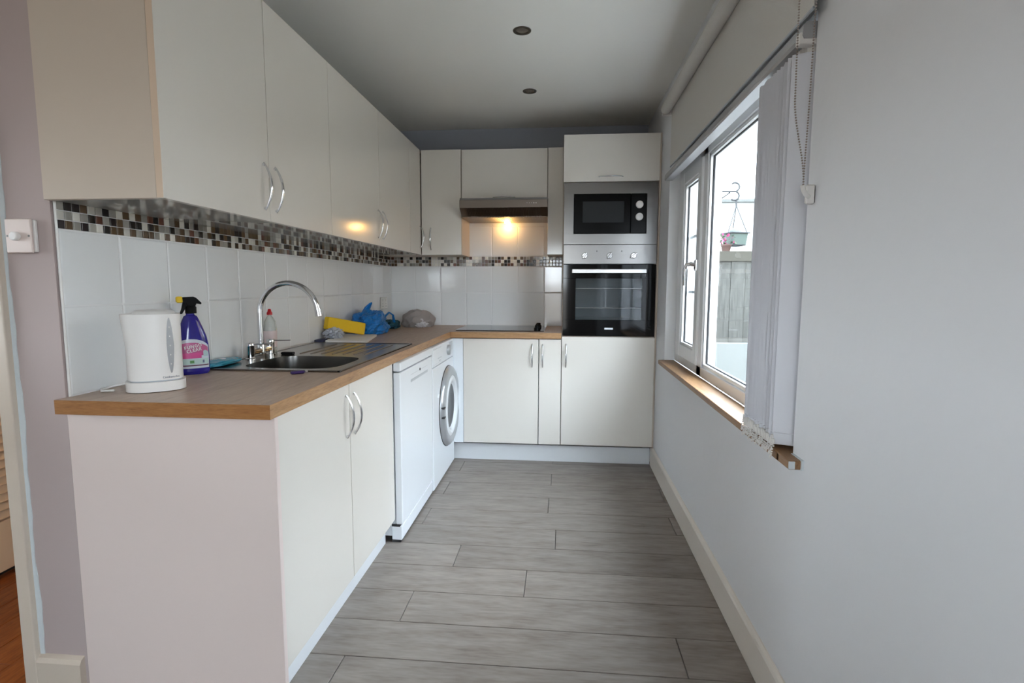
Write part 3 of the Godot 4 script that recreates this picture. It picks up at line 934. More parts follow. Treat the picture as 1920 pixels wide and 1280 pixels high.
func oven() -> void:
	var o := thing("oven", "built-in black glass oven with a steel control panel in the tall unit", "oven", Vector3(-0.317, 0.881, 0.3))
	# hollow body
	var b := MB.new()
	b.box(Vector3(-0.60, 0.884, 0.06), Vector3(-0.545, 1.472, 0.589))
	b.box(Vector3(-0.09, 0.884, 0.06), Vector3(-0.03, 1.472, 0.589))
	b.box(Vector3(-0.545, 0.884, 0.06), Vector3(-0.09, 0.975, 0.589))
	b.box(Vector3(-0.545, 1.275, 0.06), Vector3(-0.09, 1.472, 0.589))
	b.box(Vector3(-0.545, 0.975, 0.06), Vector3(-0.09, 1.275, 0.07))
	part("cavity", b, M.cavity, o)
	var rk := MB.new()
	for y in [1.065, 1.195]:
		for z in [0.50, 0.56]:
			rk.tube([Vector3(-0.545, y, z), Vector3(-0.09, y, z)], 0.0028, 6)
		for k in 22:
			var x := -0.53 + k * 0.02
			rk.tube([Vector3(x, y, 0.12), Vector3(x, y, 0.56)], 0.0014, 5)
	part("rack", rk, M.chrome_soft, o)
	var d := MB.new()
	var z0 := 0.5895; var z1 := 0.6125
	d.box(Vector3(-0.617, 0.881, z0), Vector3(-0.0175, 0.988, z1), 0.002)
	d.box(Vector3(-0.617, 1.261, z0), Vector3(-0.0175, 1.352, z1), 0.002)
	d.box(Vector3(-0.617, 0.9865, z0), Vector3(-0.534, 1.2625, z1), 0.002)
	d.box(Vector3(-0.104, 0.9865, z0), Vector3(-0.0175, 1.2625, z1), 0.002)
	var dd := part("door", d, M.black_gloss, o)
	var p := MB.new()
	p.flat(Vector3(-0.534, 0.988, z1 - 0.004), Vector3(-0.104, 0.988, z1 - 0.004), Vector3(-0.104, 1.261, z1 - 0.004), Vector3(-0.534, 1.261, z1 - 0.004), Vector3.BACK)
	part("window_pane", p, M.oven_pane, dd)
	var h := MB.new()
	h.box(Vector3(-0.56, 1.293, 0.636), Vector3(-0.082, 1.3205, 0.648), 0.003)
	for x in [-0.53, -0.112]:
		h.box(Vector3(x - 0.008, 1.299, 0.610), Vector3(x + 0.008, 1.315, 0.638), 0.002)
	part("handle", h, M.steel, dd)
	part("badge", bx(Vector3(-0.342, 0.925, z1 - 0.001), Vector3(-0.286, 0.937, z1 + 0.001), 0.0005), M.silver, dd)
	var cp := part("control_panel", bx(Vector3(-0.617, 1.354, z0), Vector3(-0.0175, 1.4785, z1), 0.002), M.oven_steel, o)
	for x in [-0.478, -0.317, -0.163]:
		var k := knob_z(Vector3(x, 1.408, z1), 0.019, 0.012)
		k.T = Transform3D(Basis(Vector3.BACK, -0.65 if x < -0.2 else -0.95), Vector3(x, 1.408, z1))
		k.box(Vector3(-0.0055, -0.024, 0.010), Vector3(0.0055, 0.024, 0.030), 0.003)
		part("knob", k, M.chrome_soft, cp)
	for x in [-0.40, -0.24]:
		part("indicator_lamp", knob_z(Vector3(x, 1.437, z1), 0.003, 0.001), M.dark, cp)

func microwave() -> void:
	var o := thing("microwave", "black microwave in a brushed steel frame above the oven", "microwave", Vector3(-0.317, 1.5, 0.3))
	var f := MB.new()
	var z0 := 0.5895; var z1 := 0.6115
	var x0 := -0.617; var x1 := -0.0175; var ya := 1.4805; var yb := 1.8745
	var ix0 := -0.553; var ix1 := -0.087; var iy0 := 1.549; var iy1 := 1.802
	f.box(Vector3(x0, ya, z0), Vector3(x1, iy0, z1), 0.0015)
	f.box(Vector3(x0, iy1, z0), Vector3(x1, yb, z1), 0.0015)
	f.box(Vector3(x0, iy0 - 0.002, z0), Vector3(ix0, iy1 + 0.002, z1), 0.0015)
	f.box(Vector3(ix1, iy0 - 0.002, z0), Vector3(x1, iy1 + 0.002, z1), 0.0015)
	part("trim_frame", f, M.oven_steel, o)
	part("body", bx(Vector3(-0.55, 1.552, 0.2), Vector3(-0.09, 1.7995, 0.6), 0.002), M.dark, o)
	var d := part("door", bx(Vector3(-0.5515, 1.5505, 0.598), Vector3(-0.1905, 1.8005, 0.618), 0.003), M.black, o)
	part("window_pane", bx(Vector3(-0.496, 1.619, 0.6175), Vector3(-0.232, 1.754, 0.6188), 0.0005), M.grey_glass, d)
	var c := part("control_panel", bx(Vector3(-0.1885, 1.5505, 0.598), Vector3(-0.0885, 1.8005, 0.618), 0.003), M.black, o)
	for y in [1.731, 1.654]:
		part("knob", knob_z(Vector3(-0.135, y, 0.618), 0.0235, 0.016), M.plastic, c)

func hood() -> void:
	var o := thing("cooker_hood", "shallow steel cooker hood with a lit lamp above the hob", "cooker hood", Vector3(-1.038, 1.69, 0.2))
	var xa := -1.336; var xb := -0.728
	var z := 0.455
	var bd := MB.new()
	bd.box(Vector3(xa, 1.8, 0.34), Vector3(xb, 1.812, z - 0.012))
	for x in [[xa + 0.0004, xa + 0.004], [xb - 0.004, xb - 0.0004]]:
		bd.T = Transform3D(Basis(Vector3(0, 0, 1), Vector3(0, 1, 0), Vector3(1, 0, 0)), Vector3.ZERO)
		bd.prism(PackedVector2Array([Vector2(0.001, 1.692), Vector2(0.372, 1.692), Vector2(z - 0.004, 1.75), Vector2(z - 0.004, 1.80), Vector2(0.001, 1.80)]), x[0], x[1])
		bd.T = Transform3D.IDENTITY
	part("body", bd, M.steel_dark, o)
	var fr := part("front_band", bx(Vector3(xa, 1.744, z - 0.014), Vector3(xb, 1.798, z), 0.002), M.hood_steel, o)
	for k in 5:
		var b := knob_z(Vector3(-0.868 + k * 0.0155, 1.774, z), 0.0042 if k > 2 else 0.0024, 0.002)
		part("button", b, M.plastic, fr)
	# slanting grille: a plate with upright ribs
	var g := MB.new()
	var pa := Vector3(0, 1.744, z - 0.006); var pb := Vector3(0, 1.694, 0.372)
	var nn := Vector3(0, -(z - 0.378), 0.05).normalized()
	var inn := nn * -0.006
	g.flat(Vector3(xa + 0.004, pa.y, pa.z) + inn, Vector3(xb - 0.004, pa.y, pa.z) + inn, Vector3(xb - 0.004, pb.y, pb.z) + inn, Vector3(xa + 0.004, pb.y, pb.z) + inn, nn)
	for k in 46:
		var x := xa + 0.05 + k * 0.0112
		g.tube([Vector3(x, pa.y - 0.002, pa.z), Vector3(x, pb.y + 0.001, pb.z)], 0.0027, 6)
	for q in [[xa, xa + 0.045], [xb - 0.045, xb]]:
		g.flat(Vector3(q[0], pa.y, pa.z), Vector3(q[1], pa.y, pa.z), Vector3(q[1], pb.y, pb.z), Vector3(q[0], pb.y, pb.z), nn)
	part("slanted_grille", g, M.hood_steel, o)
	var u := MB.new()
	u.box(Vector3(xa + 0.003, 1.6905, 0.015), Vector3(xb - 0.003, 1.6945, 0.374))
	for k in 46:
		var x := xa + 0.05 + k * 0.0112
		u.tube([Vector3(x, 1.6895, 0.11), Vector3(x, 1.6895, 0.36)], 0.0025, 6)
	part("filter_grille", u, M.hood_steel, o)
	var lx := -1.043; var lz := 0.055
	var lm := MB.new()
	lm.T = Transform3D(Basis.IDENTITY, Vector3(lx, 1.680, lz))
	lm.lathe([Vector2(0.0, 0.0), Vector2(0.014, 0.0005), Vector2(0.021, 0.003), Vector2(0.024, 0.008), Vector2(0.024, 0.0102)], 24)
	var em := mat(Color(1.0, 0.9, 0.7), 0.4)
	em.emission_enabled = true
	em.emission = Color(1.0, 0.80, 0.45)
	em.emission_energy_multiplier = 5.0
	part("lamp", lm, em, o)
	var l := OmniLight3D.new()
	l.name = "hood_lamp_light"
	add_child(l)
	l.position = Vector3(lx, 1.664, lz)
	l.light_color = Color(1.0, 0.76, 0.42)
	l.light_energy = 0.006
	l.light_size = 0.02
	l.omni_range = 8.0
	l.omni_attenuation = 2.0
	l.shadow_enabled = true

func hob() -> void:
	var o := thing("hob", "flat black glass hob on the worktop below the hood", "hob", Vector3(-1.045, TOP, 0.29))
	part("glass_plate", bx(Vector3(-1.352, TOP + 0.0002, 0.055), Vector3(-0.742, TOP + 0.006, 0.535), 0.002), M.black_gloss, o)
	for x in [-1.356, -0.743]:
		part("edge_trim", bx(Vector3(x, TOP + 0.0003, 0.055), Vector3(x + 0.005, TOP + 0.0068, 0.535), 0.001), M.chrome_soft, o)
	for z in [0.18, 0.26, 0.34, 0.42]:
		var k := MB.new()
		k.T = Transform3D(Basis.IDENTITY, Vector3(-0.795, TOP + 0.006, z))
		k.lathe([Vector2(0.021, 0), Vector2(0.021, 0.012), Vector2(0.016, 0.014), Vector2(0.015, 0.028), Vector2(0.012, 0.031)], 20)
		part("knob", k, M.black_soft, o)

func dishwasher() -> void:
	var o := thing("dishwasher", "white freestanding dishwasher beside the sink cabinet", "dishwasher", Vector3(-1.66, 0, 1.52))
	var z0 := 1.213; var z1 := 1.823; var xf := -1.356
	part("body", bx(Vector3(-1.95, 0.03, z0 + 0.004), Vector3(-1.392, 0.845, z1 - 0.006)), M.enamel, o)
	part("top_rail", bx(Vector3(-1.391, 0.816, z0 + 0.003), Vector3(xf + 0.002, 0.860, z1), 0.006), M.enamel, o)
	var dd := part("door", bx(Vector3(-1.3905, 0.088, z0 + 0.003), Vector3(xf, 0.812, z1), 0.005), M.enamel, o)
	var hs := MB.new()
	hs.box(Vector3(xf - 0.001, 0.738, 1.318), Vector3(xf + 0.0008, 0.751, 1.648), 0.0006)
	part("grip_slot", hs, M.enamel_grey, dd)
	var ln := MB.new()
	ln.box(Vector3(xf - 0.001, 0.7745, 1.318), Vector3(xf + 0.0006, 0.7762, 1.648), 0.0002)
	part("groove", ln, M.enamel_grey, dd)
	var bt := MB.new()
	bt.T = Transform3D(Basis(Vector3.UP, Vector3.RIGHT, Vector3.FORWARD).orthonormalized(), Vector3(xf, 0.778, 1.478))
	bt.lathe([Vector2(0.007, -0.001), Vector2(0.007, 0.002), Vector2(0.005, 0.003)], 16)
	part("button", bt, M.dark, dd)
	part("kick_plate", bx(Vector3(-1.41, 0.012, z0 + 0.003), Vector3(-1.361, 0.078, z1 - 0.001), 0.003), M.enamel, o)
	var sp := MB.new()
	sp.box(Vector3(-1.409, 0.001, z0 + 0.01), Vector3(-1.368, 0.013, z1 - 0.003))
	sp.box(Vector3(-1.41, 0.0775, z0 + 0.005), Vector3(-1.37, 0.0885, z1 - 0.002))
	part("shadow_gap_strip", sp, M.dark, o)

func washing_machine() -> void:
	var o := thing("washing_machine", "white front-loading washing machine with a silver ringed door in the corner", "washing machine", Vector3(-1.66, 0, 0.9))
	var z0 := 0.6125; var z1 := 1.2085; var xf := -1.3535
	part("body", bx(Vector3(-1.95, 0.012, z0), Vector3(xf, 0.735, z1), 0.006), M.enamel, o)
	var cp := part("control_panel", bx(Vector3(-1.95, 0.7365, z0), Vector3(xf, 0.858, z1), 0.006), M.enamel, o)
	for z in [z0 + 0.02, z1 - 0.07]:
		part("foot", bx(Vector3(-1.43, 0.0005, z), Vector3(-1.38, 0.0125, z + 0.05)), M.dark, o)
	var dr := part("detergent_drawer", bx(Vector3(-1.38, 0.752, 0.985), Vector3(xf + 0.0035, 0.842, 1.19), 0.003), M.enamel, cp)
	var pr := MB.new()
	pr.box(Vector3(xf + 0.003, 0.778, 0.995), Vector3(xf + 0.0042, 0.784, 1.09), 0.0004)
	pr.box(Vector3(xf + 0.003, 0.760, 1.01), Vector3(xf + 0.0042, 0.768, 1.06), 0.0004)
	part("printed_line", pr, M.enamel_grey, cp)
	var face := Transform3D(Basis(Vector3(0, 0, -1), Vector3(1, 0, 0), Vector3(0, -1, 0)), Vector3(xf, 0.80, 0.80))
	var kn := MB.new()
	kn.T = face
	kn.lathe([Vector2(0.032, -0.002), Vector2(0.032, 0.016), Vector2(0.028, 0.02), Vector2(0.018, 0.021)], 28)
	part("programme_dial", kn, M.silver, cp)
	var ds := MB.new()
	ds.box(Vector3(xf - 0.002, 0.79, 0.66), Vector3(xf + 0.002, 0.845, 0.745), 0.001)
	part("display", ds, M.enamel_grey, cp)
	# round door: silver ring, white inner ring, dark glass bowl
	face.origin = Vector3(xf, 0.437, 0.805)
	var ring := MB.new()
	ring.T = face
	ring.lathe([Vector2(0.258, -0.004), Vector2(0.258, 0.006), Vector2(0.252, 0.02), Vector2(0.236, 0.031), Vector2(0.214, 0.034), Vector2(0.196, 0.028), Vector2(0.19, 0.01)], 56, false)
	var dn := part("door", ring, M.silver, o)
	var rim := MB.new()
	rim.T = face
	rim.lathe([Vector2(0.2615, -0.004), Vector2(0.2615, 0.003), Vector2(0.257, 0.004)], 56, false)
	part("door_seal", rim, M.dark, dn)
	var inner := MB.new()
	inner.T = face
	inner.lathe([Vector2(0.197, 0.024), Vector2(0.188, 0.031), Vector2(0.168, 0.034), Vector2(0.150, 0.026), Vector2(0.142, 0.008)], 56, false)
	part("inner_ring", inner, M.enamel, dn)
	var gl := MB.new()
	gl.T = face
	gl.lathe([Vector2(0.0, 0.0025), Vector2(0.05, 0.0035), Vector2(0.1, 0.007), Vector2(0.128, 0.0115), Vector2(0.145, 0.012)], 48, false)
	part("glass_bowl", gl, M.grey_glass, dn)
	for y in [0.413, 0.472]:
		part("hinge", bx(Vector3(xf + 0.012, y - 0.006, 1.025), Vector3(xf + 0.0335, y + 0.006, 1.058), 0.002), M.dark, dn)


# ---------------------------------------------------------------- worktop, sink, tap

func worktop() -> void:
	var o := thing("worktop", "oak-effect laminate worktop running round the corner from sink to hob", "worktop", Vector3(-1.68, 0.861, 1.45))
	var y0 := 0.861; var y1 := TOP
	var a := MB.new()
	var hx0 := -1.845; var hx1 := -1.445; var hz0 := 1.962; var hz1 := 2.335
	var xf := -1.3745
	a.box(Vector3(-1.984, y0, hz1), Vector3(xf, y1, 2.8945))
	a.box(Vector3(-1.976, y0, 0.0005), Vector3(xf, y1, hz0))
	a.box(Vector3(-1.976, y0, hz0), Vector3(hx0, y1, hz1))
	a.box(Vector3(hx1, y0, hz0), Vector3(xf, y1, hz1))
	var left := part("left_run", a, M.top_z, o)
	var e := MB.new()
	e.box(Vector3(xf, y0, 0.626), Vector3(xf + 0.0012, y1, 2.8957), 0.0006)
	part("front_edging", e, M.oak_z, left)
	var e2 := MB.new()
	e2.box(Vector3(-1.9845, y0, 2.8945), Vector3(xf + 0.0012, y1, 2.8957), 0.0006)
	part("end_edging", e2, M.oak_end, left)
	var b := MB.new()
	b.box(Vector3(xf + 0.0013, y0, 0.0005), Vector3(-0.6235, y1, 0.6245))
	var back := part("back_run", b, M.top_x, o)
	var e3 := MB.new()
	e3.box(Vector3(xf + 0.0013, y0, 0.6245), Vector3(-0.6235, y1, 0.6257), 0.0006)
	part("front_edging", e3, M.oak_x, back)

func sink() -> void:
	var o := thing("sink", "inset stainless steel sink with a single bowl and ribbed drainer", "sink", Vector3(-1.67, TOP, 1.9))
	var x0 := -1.945; var x1 := -1.408; var z0 := 1.43; var z1 := 2.365; var zm := 1.93
	var yt := TOP + 0.005
	var c := Vector2(-1.645, 2.148); var hx := 0.188; var hz := 0.174
	var sq := func(t: float, ax: float, az: float, n: float) -> Vector2:
		var ct := cos(t); var st := sin(t)
		return Vector2(signf(ct) * pow(absf(ct), 2.0 / n) * ax, signf(st) * pow(absf(st), 2.0 / n) * az)
	var rim := MB.new()
	var N := 96
	var ring := func(t: float) -> Vector3:
		# where the ray from the bowl's middle meets the edge of the deck
		var d := Vector2(cos(t), sin(t))
		var k := 1e9
		if d.x > 1e-6: k = minf(k, (x1 - c.x) / d.x)
		if d.x < -1e-6: k = minf(k, (x0 - c.x) / d.x)
		if d.y > 1e-6: k = minf(k, (z1 - c.y) / d.y)
		if d.y < -1e-6: k = minf(k, (zm - c.y) / d.y)
		return Vector3(c.x + d.x * k, yt, c.y + d.y * k)
	var angles := []
	for i in N: angles.append(TAU * i / N)
	for p in [Vector2(x0, z1), Vector2(x1, z1), Vector2(x0, zm), Vector2(x1, zm)]:
		angles.append(fposmod((p - c).angle(), TAU))
	angles.sort()
	var inn := func(t: float) -> Vector3:
		var d := Vector2(cos(t), sin(t))
		var k := pow(pow(absf(d.x) / hx, 4.0) + pow(absf(d.y) / hz, 4.0), -0.25)
		return Vector3(c.x + d.x * k, yt, c.y + d.y * k)
	for i in angles.size():
		var t0: float = angles[i]; var t1: float = angles[(i + 1) % angles.size()]
		rim.flat(ring.call(t0), ring.call(t1), inn.call(t1), inn.call(t0), Vector3.UP)
	# drainer deck and raised outer lip
	rim.box(Vector3(x0, TOP + 0.0005, z0), Vector3(x1, yt, zm), 0.0)
	for q in [[Vector3(x0, TOP, z0), Vector3(x0 + 0.012, yt + 0.002, z1)], [Vector3(x1 - 0.012, TOP, z0), Vector3(x1, yt + 0.002, z1)], [Vector3(x0, TOP, z0), Vector3(x1, yt + 0.002, z0 + 0.012)], [Vector3(x0, TOP, z1 - 0.012), Vector3(x1, yt + 0.002, z1)]]:
		rim.box(q[0], q[1], 0.002)
	part("deck", rim, M.sink_steel, o)
	var rb := MB.new()
	for k in 7:
		var x := -1.79 + k * 0.05
		rb.tube([Vector3(x, yt - 0.001, 1.50), Vector3(x, yt + 0.0005, 1.52), Vector3(x, yt + 0.0005, 1.86), Vector3(x, yt - 0.001, 1.90)], 0.0035, 8)
	part("drainer_rib", rb, M.sink_steel, o)
	var bowl := MB.new()
	bowl.surface(func(s: float, t: float) -> Vector3:
		var d := Vector2(cos(s * TAU), sin(s * TAU))
		var depth := 0.165
		var u := clampf(t, 0.0, 1.0)
		var wall := minf(u / 0.6, 1.0)
		var k := pow(pow(absf(d.x) / hx, 4.0) + pow(absf(d.y) / hz, 4.0), -0.25)
		var shrink := 1.0 - 0.06 * wall
		var y := yt - depth * sin(wall * PI / 2) if u < 0.6 else yt - depth
		if u >= 0.6: shrink = 0.94 * (1.0 - (u - 0.6) / 0.4)
		return Vector3(c.x + d.x * k * shrink, y, c.y + d.y * k * shrink), 72, 20, false)
	part("bowl", bowl, M.sink_steel, o)
	var pg := MB.new()
	pg.T = Transform3D(Basis.IDENTITY, Vector3(-1.66, yt - 0.1645, 2.10))
	pg.lathe([Vector2(0.042, 0), Vector2(0.04, 0.003), Vector2(0.03, 0.001)], 24)
	part("drain", pg, M.chrome_soft, o)
	# overflow plug holder: a small black bar at the back of the bowl
	var bk := MB.new()
	bk.box(Vector3(-1.855, yt + 0.0005, 1.925), Vector3(-1.80, yt + 0.012, 1.95), 0.003)
	part("plug_holder", bk, M.black_soft, o)

func tap() -> void:
	var x := -1.905; var y := TOP + 0.005
	var o := thing("mixer_tap", "chrome two-lever mixer tap with a tall swan-neck spout at the sink", "tap", Vector3(x, y, 2.016))
	var zs := 2.016
	for z in [2.097, 1.94]:
		var p := MB.new()
		p.T = Transform3D(Basis.IDENTITY, Vector3(x, y, z))
		p.lathe([Vector2(0.021, 0), Vector2(0.021, 0.003), Vector2(0.0165, 0.006), Vector2(0.0165, 0.05), Vector2(0.0175, 0.052), Vector2(0.0175, 0.066), Vector2(0.015, 0.069)], 24)
		var pl := part("pillar", p, M.chrome, o)
		var l := MB.new()
		l.T = Transform3D(Basis(Vector3.UP, 0.25), Vector3(x, y + 0.063, z))
		l.box(Vector3(-0.008, -0.003, -0.008), Vector3(0.085, 0.003, 0.008), 0.003)
		part("lever", l, M.chrome, pl)
	var br := MB.new()
	br.tube([Vector3(x, y + 0.028, 1.94), Vector3(x, y + 0.028, 2.097)], 0.013, 16)
	part("bridge", br, M.chrome, o)
	var sp := MB.new()
	var pts := [Vector3(x, y + 0.02, zs), Vector3(x, y + 0.05, zs), Vector3(x, y + 0.19, zs)]
	var rr := [0.016, 0.0115, 0.0115]
	var r := 0.124
	for k in 26:
		var a := PI - k / 25.0 * (PI * 0.93)
		pts.append(Vector3(x + r + r * cos(a), y + 0.19 + r * sin(a), zs - 0.02 * k / 25.0))
		rr.append(0.0115)
	pts.append(pts[-1] + Vector3(0.006, -0.03, 0)); rr.append(0.0115)
	sp.tube(pts, rr, 18)
	var tip: Vector3 = pts[-1]
	var s := part("spout", sp, M.chrome, o)
	var nz := MB.new()
	nz.tube([tip + Vector3(-0.0035, 0.02, 0), tip + Vector3(0.002, -0.012, 0)], 0.0135, 18)
	part("nozzle", nz, M.chrome, s)
	var cl := MB.new()
	cl.T = Transform3D(Basis.IDENTITY, Vector3(x, y, zs))
	cl.lathe([Vector2(0.0165, 0.014), Vector2(0.0165, 0.052), Vector2(0.0145, 0.057)], 20)
	part("collar", cl, M.chrome, o)


# ---------------------------------------------------------------- things on the worktop

func kettle() -> void:
	var c := Vector3(-1.824, TOP, 2.722)
	var o := thing("kettle", "white plastic jug kettle with a grey water gauge, nearest thing on the worktop", "kettle", c)
	var turn := Basis(Vector3.UP, 0.66)
	var fr := Transform3D(turn, c)
	var shell := func(y0: float, y1: float, grow: float, steps: int) -> MB:
		var b := MB.new()
		b.T = fr
		b.surface(func(s: float, t: float) -> Vector3:
			var y := lerpf(y0, y1, clampf(t, 0.0, 1.0))
			var a := s * TAU
			var rx := 0.070 + grow
			var rz := 0.056 + grow
			var n := 2.4
			var ca: float = cos(a); var sa: float = sin(a)
			var x := signf(ca) * pow(absf(ca), 2.0 / n) * rx
			var z := signf(sa) * pow(absf(sa), 2.0 / n) * rz
			# spout lip: the upper body runs out to a beak on the left
			if ca < 0.0:
				x -= 0.010 * clampf((y - 0.13) / 0.095, 0.0, 1.0) * pow(-ca, 6.0)
			return Vector3(x, y, z), 64, steps, true)
		return b
	var body: MB = shell.call(0.034, 0.226, 0.0, 10)
	var cap := func(b: MB, y: float, grow: float) -> void:
		for k in 64:
			var q := []
			for e in [k, k + 1]:
				var a: float = TAU * e / 64.0
				var ca: float = cos(a); var sa: float = sin(a)
				var x := signf(ca) * pow(absf(ca), 2.0 / 2.4) * (0.070 + grow)
				if ca < 0.0: x -= 0.010 * clampf((y - 0.13) / 0.095, 0.0, 1.0) * pow(-ca, 6.0)
				q.append(Vector3(x, y, signf(sa) * pow(absf(sa), 2.0 / 2.4) * (0.056 + grow)))
			b.tri(Vector3(0, y, 0), q[0], q[1], Vector3.UP, Vector3.UP, Vector3.UP)
	cap.call(body, 0.226, 0.0)
	cap.call(body, 0.034, 0.0)
	var bp := part("body", body, M.plastic, o)
	var foot: MB = shell.call(0.002, 0.030, 0.006, 3)
	cap.call(foot, 0.030, 0.006)
	part("base", foot, M.plastic, o)
	var nk: MB = shell.call(0.029, 0.036, -0.005, 1)
	part("shadow_ring", nk, M.enamel_grey, o)
	var lid := MB.new()
	lid.T = fr * Transform3D(Basis.IDENTITY.scaled(Vector3(0.82, 1, 0.70)), Vector3(0.004, 0.224, 0))
	lid.lathe([Vector2(0.066, 0), Vector2(0.064, 0.008), Vector2(0.055, 0.013), Vector2(0.0, 0.015)], 36)
	part("lid", lid, M.plastic, o)
	# handle on the side away from the spout
	var h := MB.new()
	h.T = fr
	h.tube([Vector3(0.03, 0.205, -0.045), Vector3(0.035, 0.205, -0.075), Vector3(0.036, 0.17, -0.088), Vector3(0.036, 0.1, -0.086), Vector3(0.034, 0.06, -0.07), Vector3(0.03, 0.05, -0.045)], 0.009, 12)
	part("handle", h, M.plastic, o)
	# lens-shaped water gauge and small print on the flat side
	var g := MB.new()
	g.T = fr
	var ol := PackedVector2Array()
	for k in 40:
		var a := TAU * k / 40.0
		ol.append(Vector2(0.040 + 0.0095 * cos(a) * (1.0 - 0.25 * absf(sin(a))), 0.134 + 0.081 * sin(a)))
	g.prism(ol, 0.035, 0.0525, 0.001)
	var gp := part("water_gauge", g, mat(rgb(158, 158, 160), 0.25), o)
	for k in 5:
		var d := MB.new()
		d.T = fr
		d.box(Vector3(0.0385, 0.078 + k * 0.027, 0.052), Vector3(0.0415, 0.082 + k * 0.027, 0.0532), 0.0005)
		part("mark", d, M.plastic, gp)
	lettering("Cookworks", 0.006, fr * Transform3D(Basis(Vector3.UP, 0.22), Vector3(0.038, 0.042, 0.0525)), mat(rgb(150, 150, 155), 0.5), bp, "lettering")
	var cb := MB.new()
	cb.tube([Vector3(-1.885, TOP + 0.01, 2.70), Vector3(-1.93, TOP + 0.014, 2.71), Vector3(-1.958, TOP + 0.008, 2.735), Vector3(-1.964, TOP + 0.004, 2.765), Vector3(-1.945, TOP + 0.004, 2.785), Vector3(-1.91, TOP + 0.006, 2.78)], 0.0035, 8)
	part("power_cord", cb, M.plastic, o)

func lettering(text: String, size: float, at: Transform3D, m: Material, under: Node3D, called: String) -> void:
	var t := TextMesh.new()
	var f := SystemFont.new()
	f.font_names = PackedStringArray(["Droid Sans"])
	f.font_weight = 700
	t.font = f
	t.text = text
	t.font_size = 32
	t.pixel_size = size / 24.0
	t.depth = 0.0006
	t.curve_step = 3.0
	var o := MeshInstance3D.new()
	o.name = numbered(called, under)
	under.add_child(o, true)
	o.mesh = t
	o.material_override = m
	o.transform = Transform3D(at.basis, at.origin - origin_of(under))

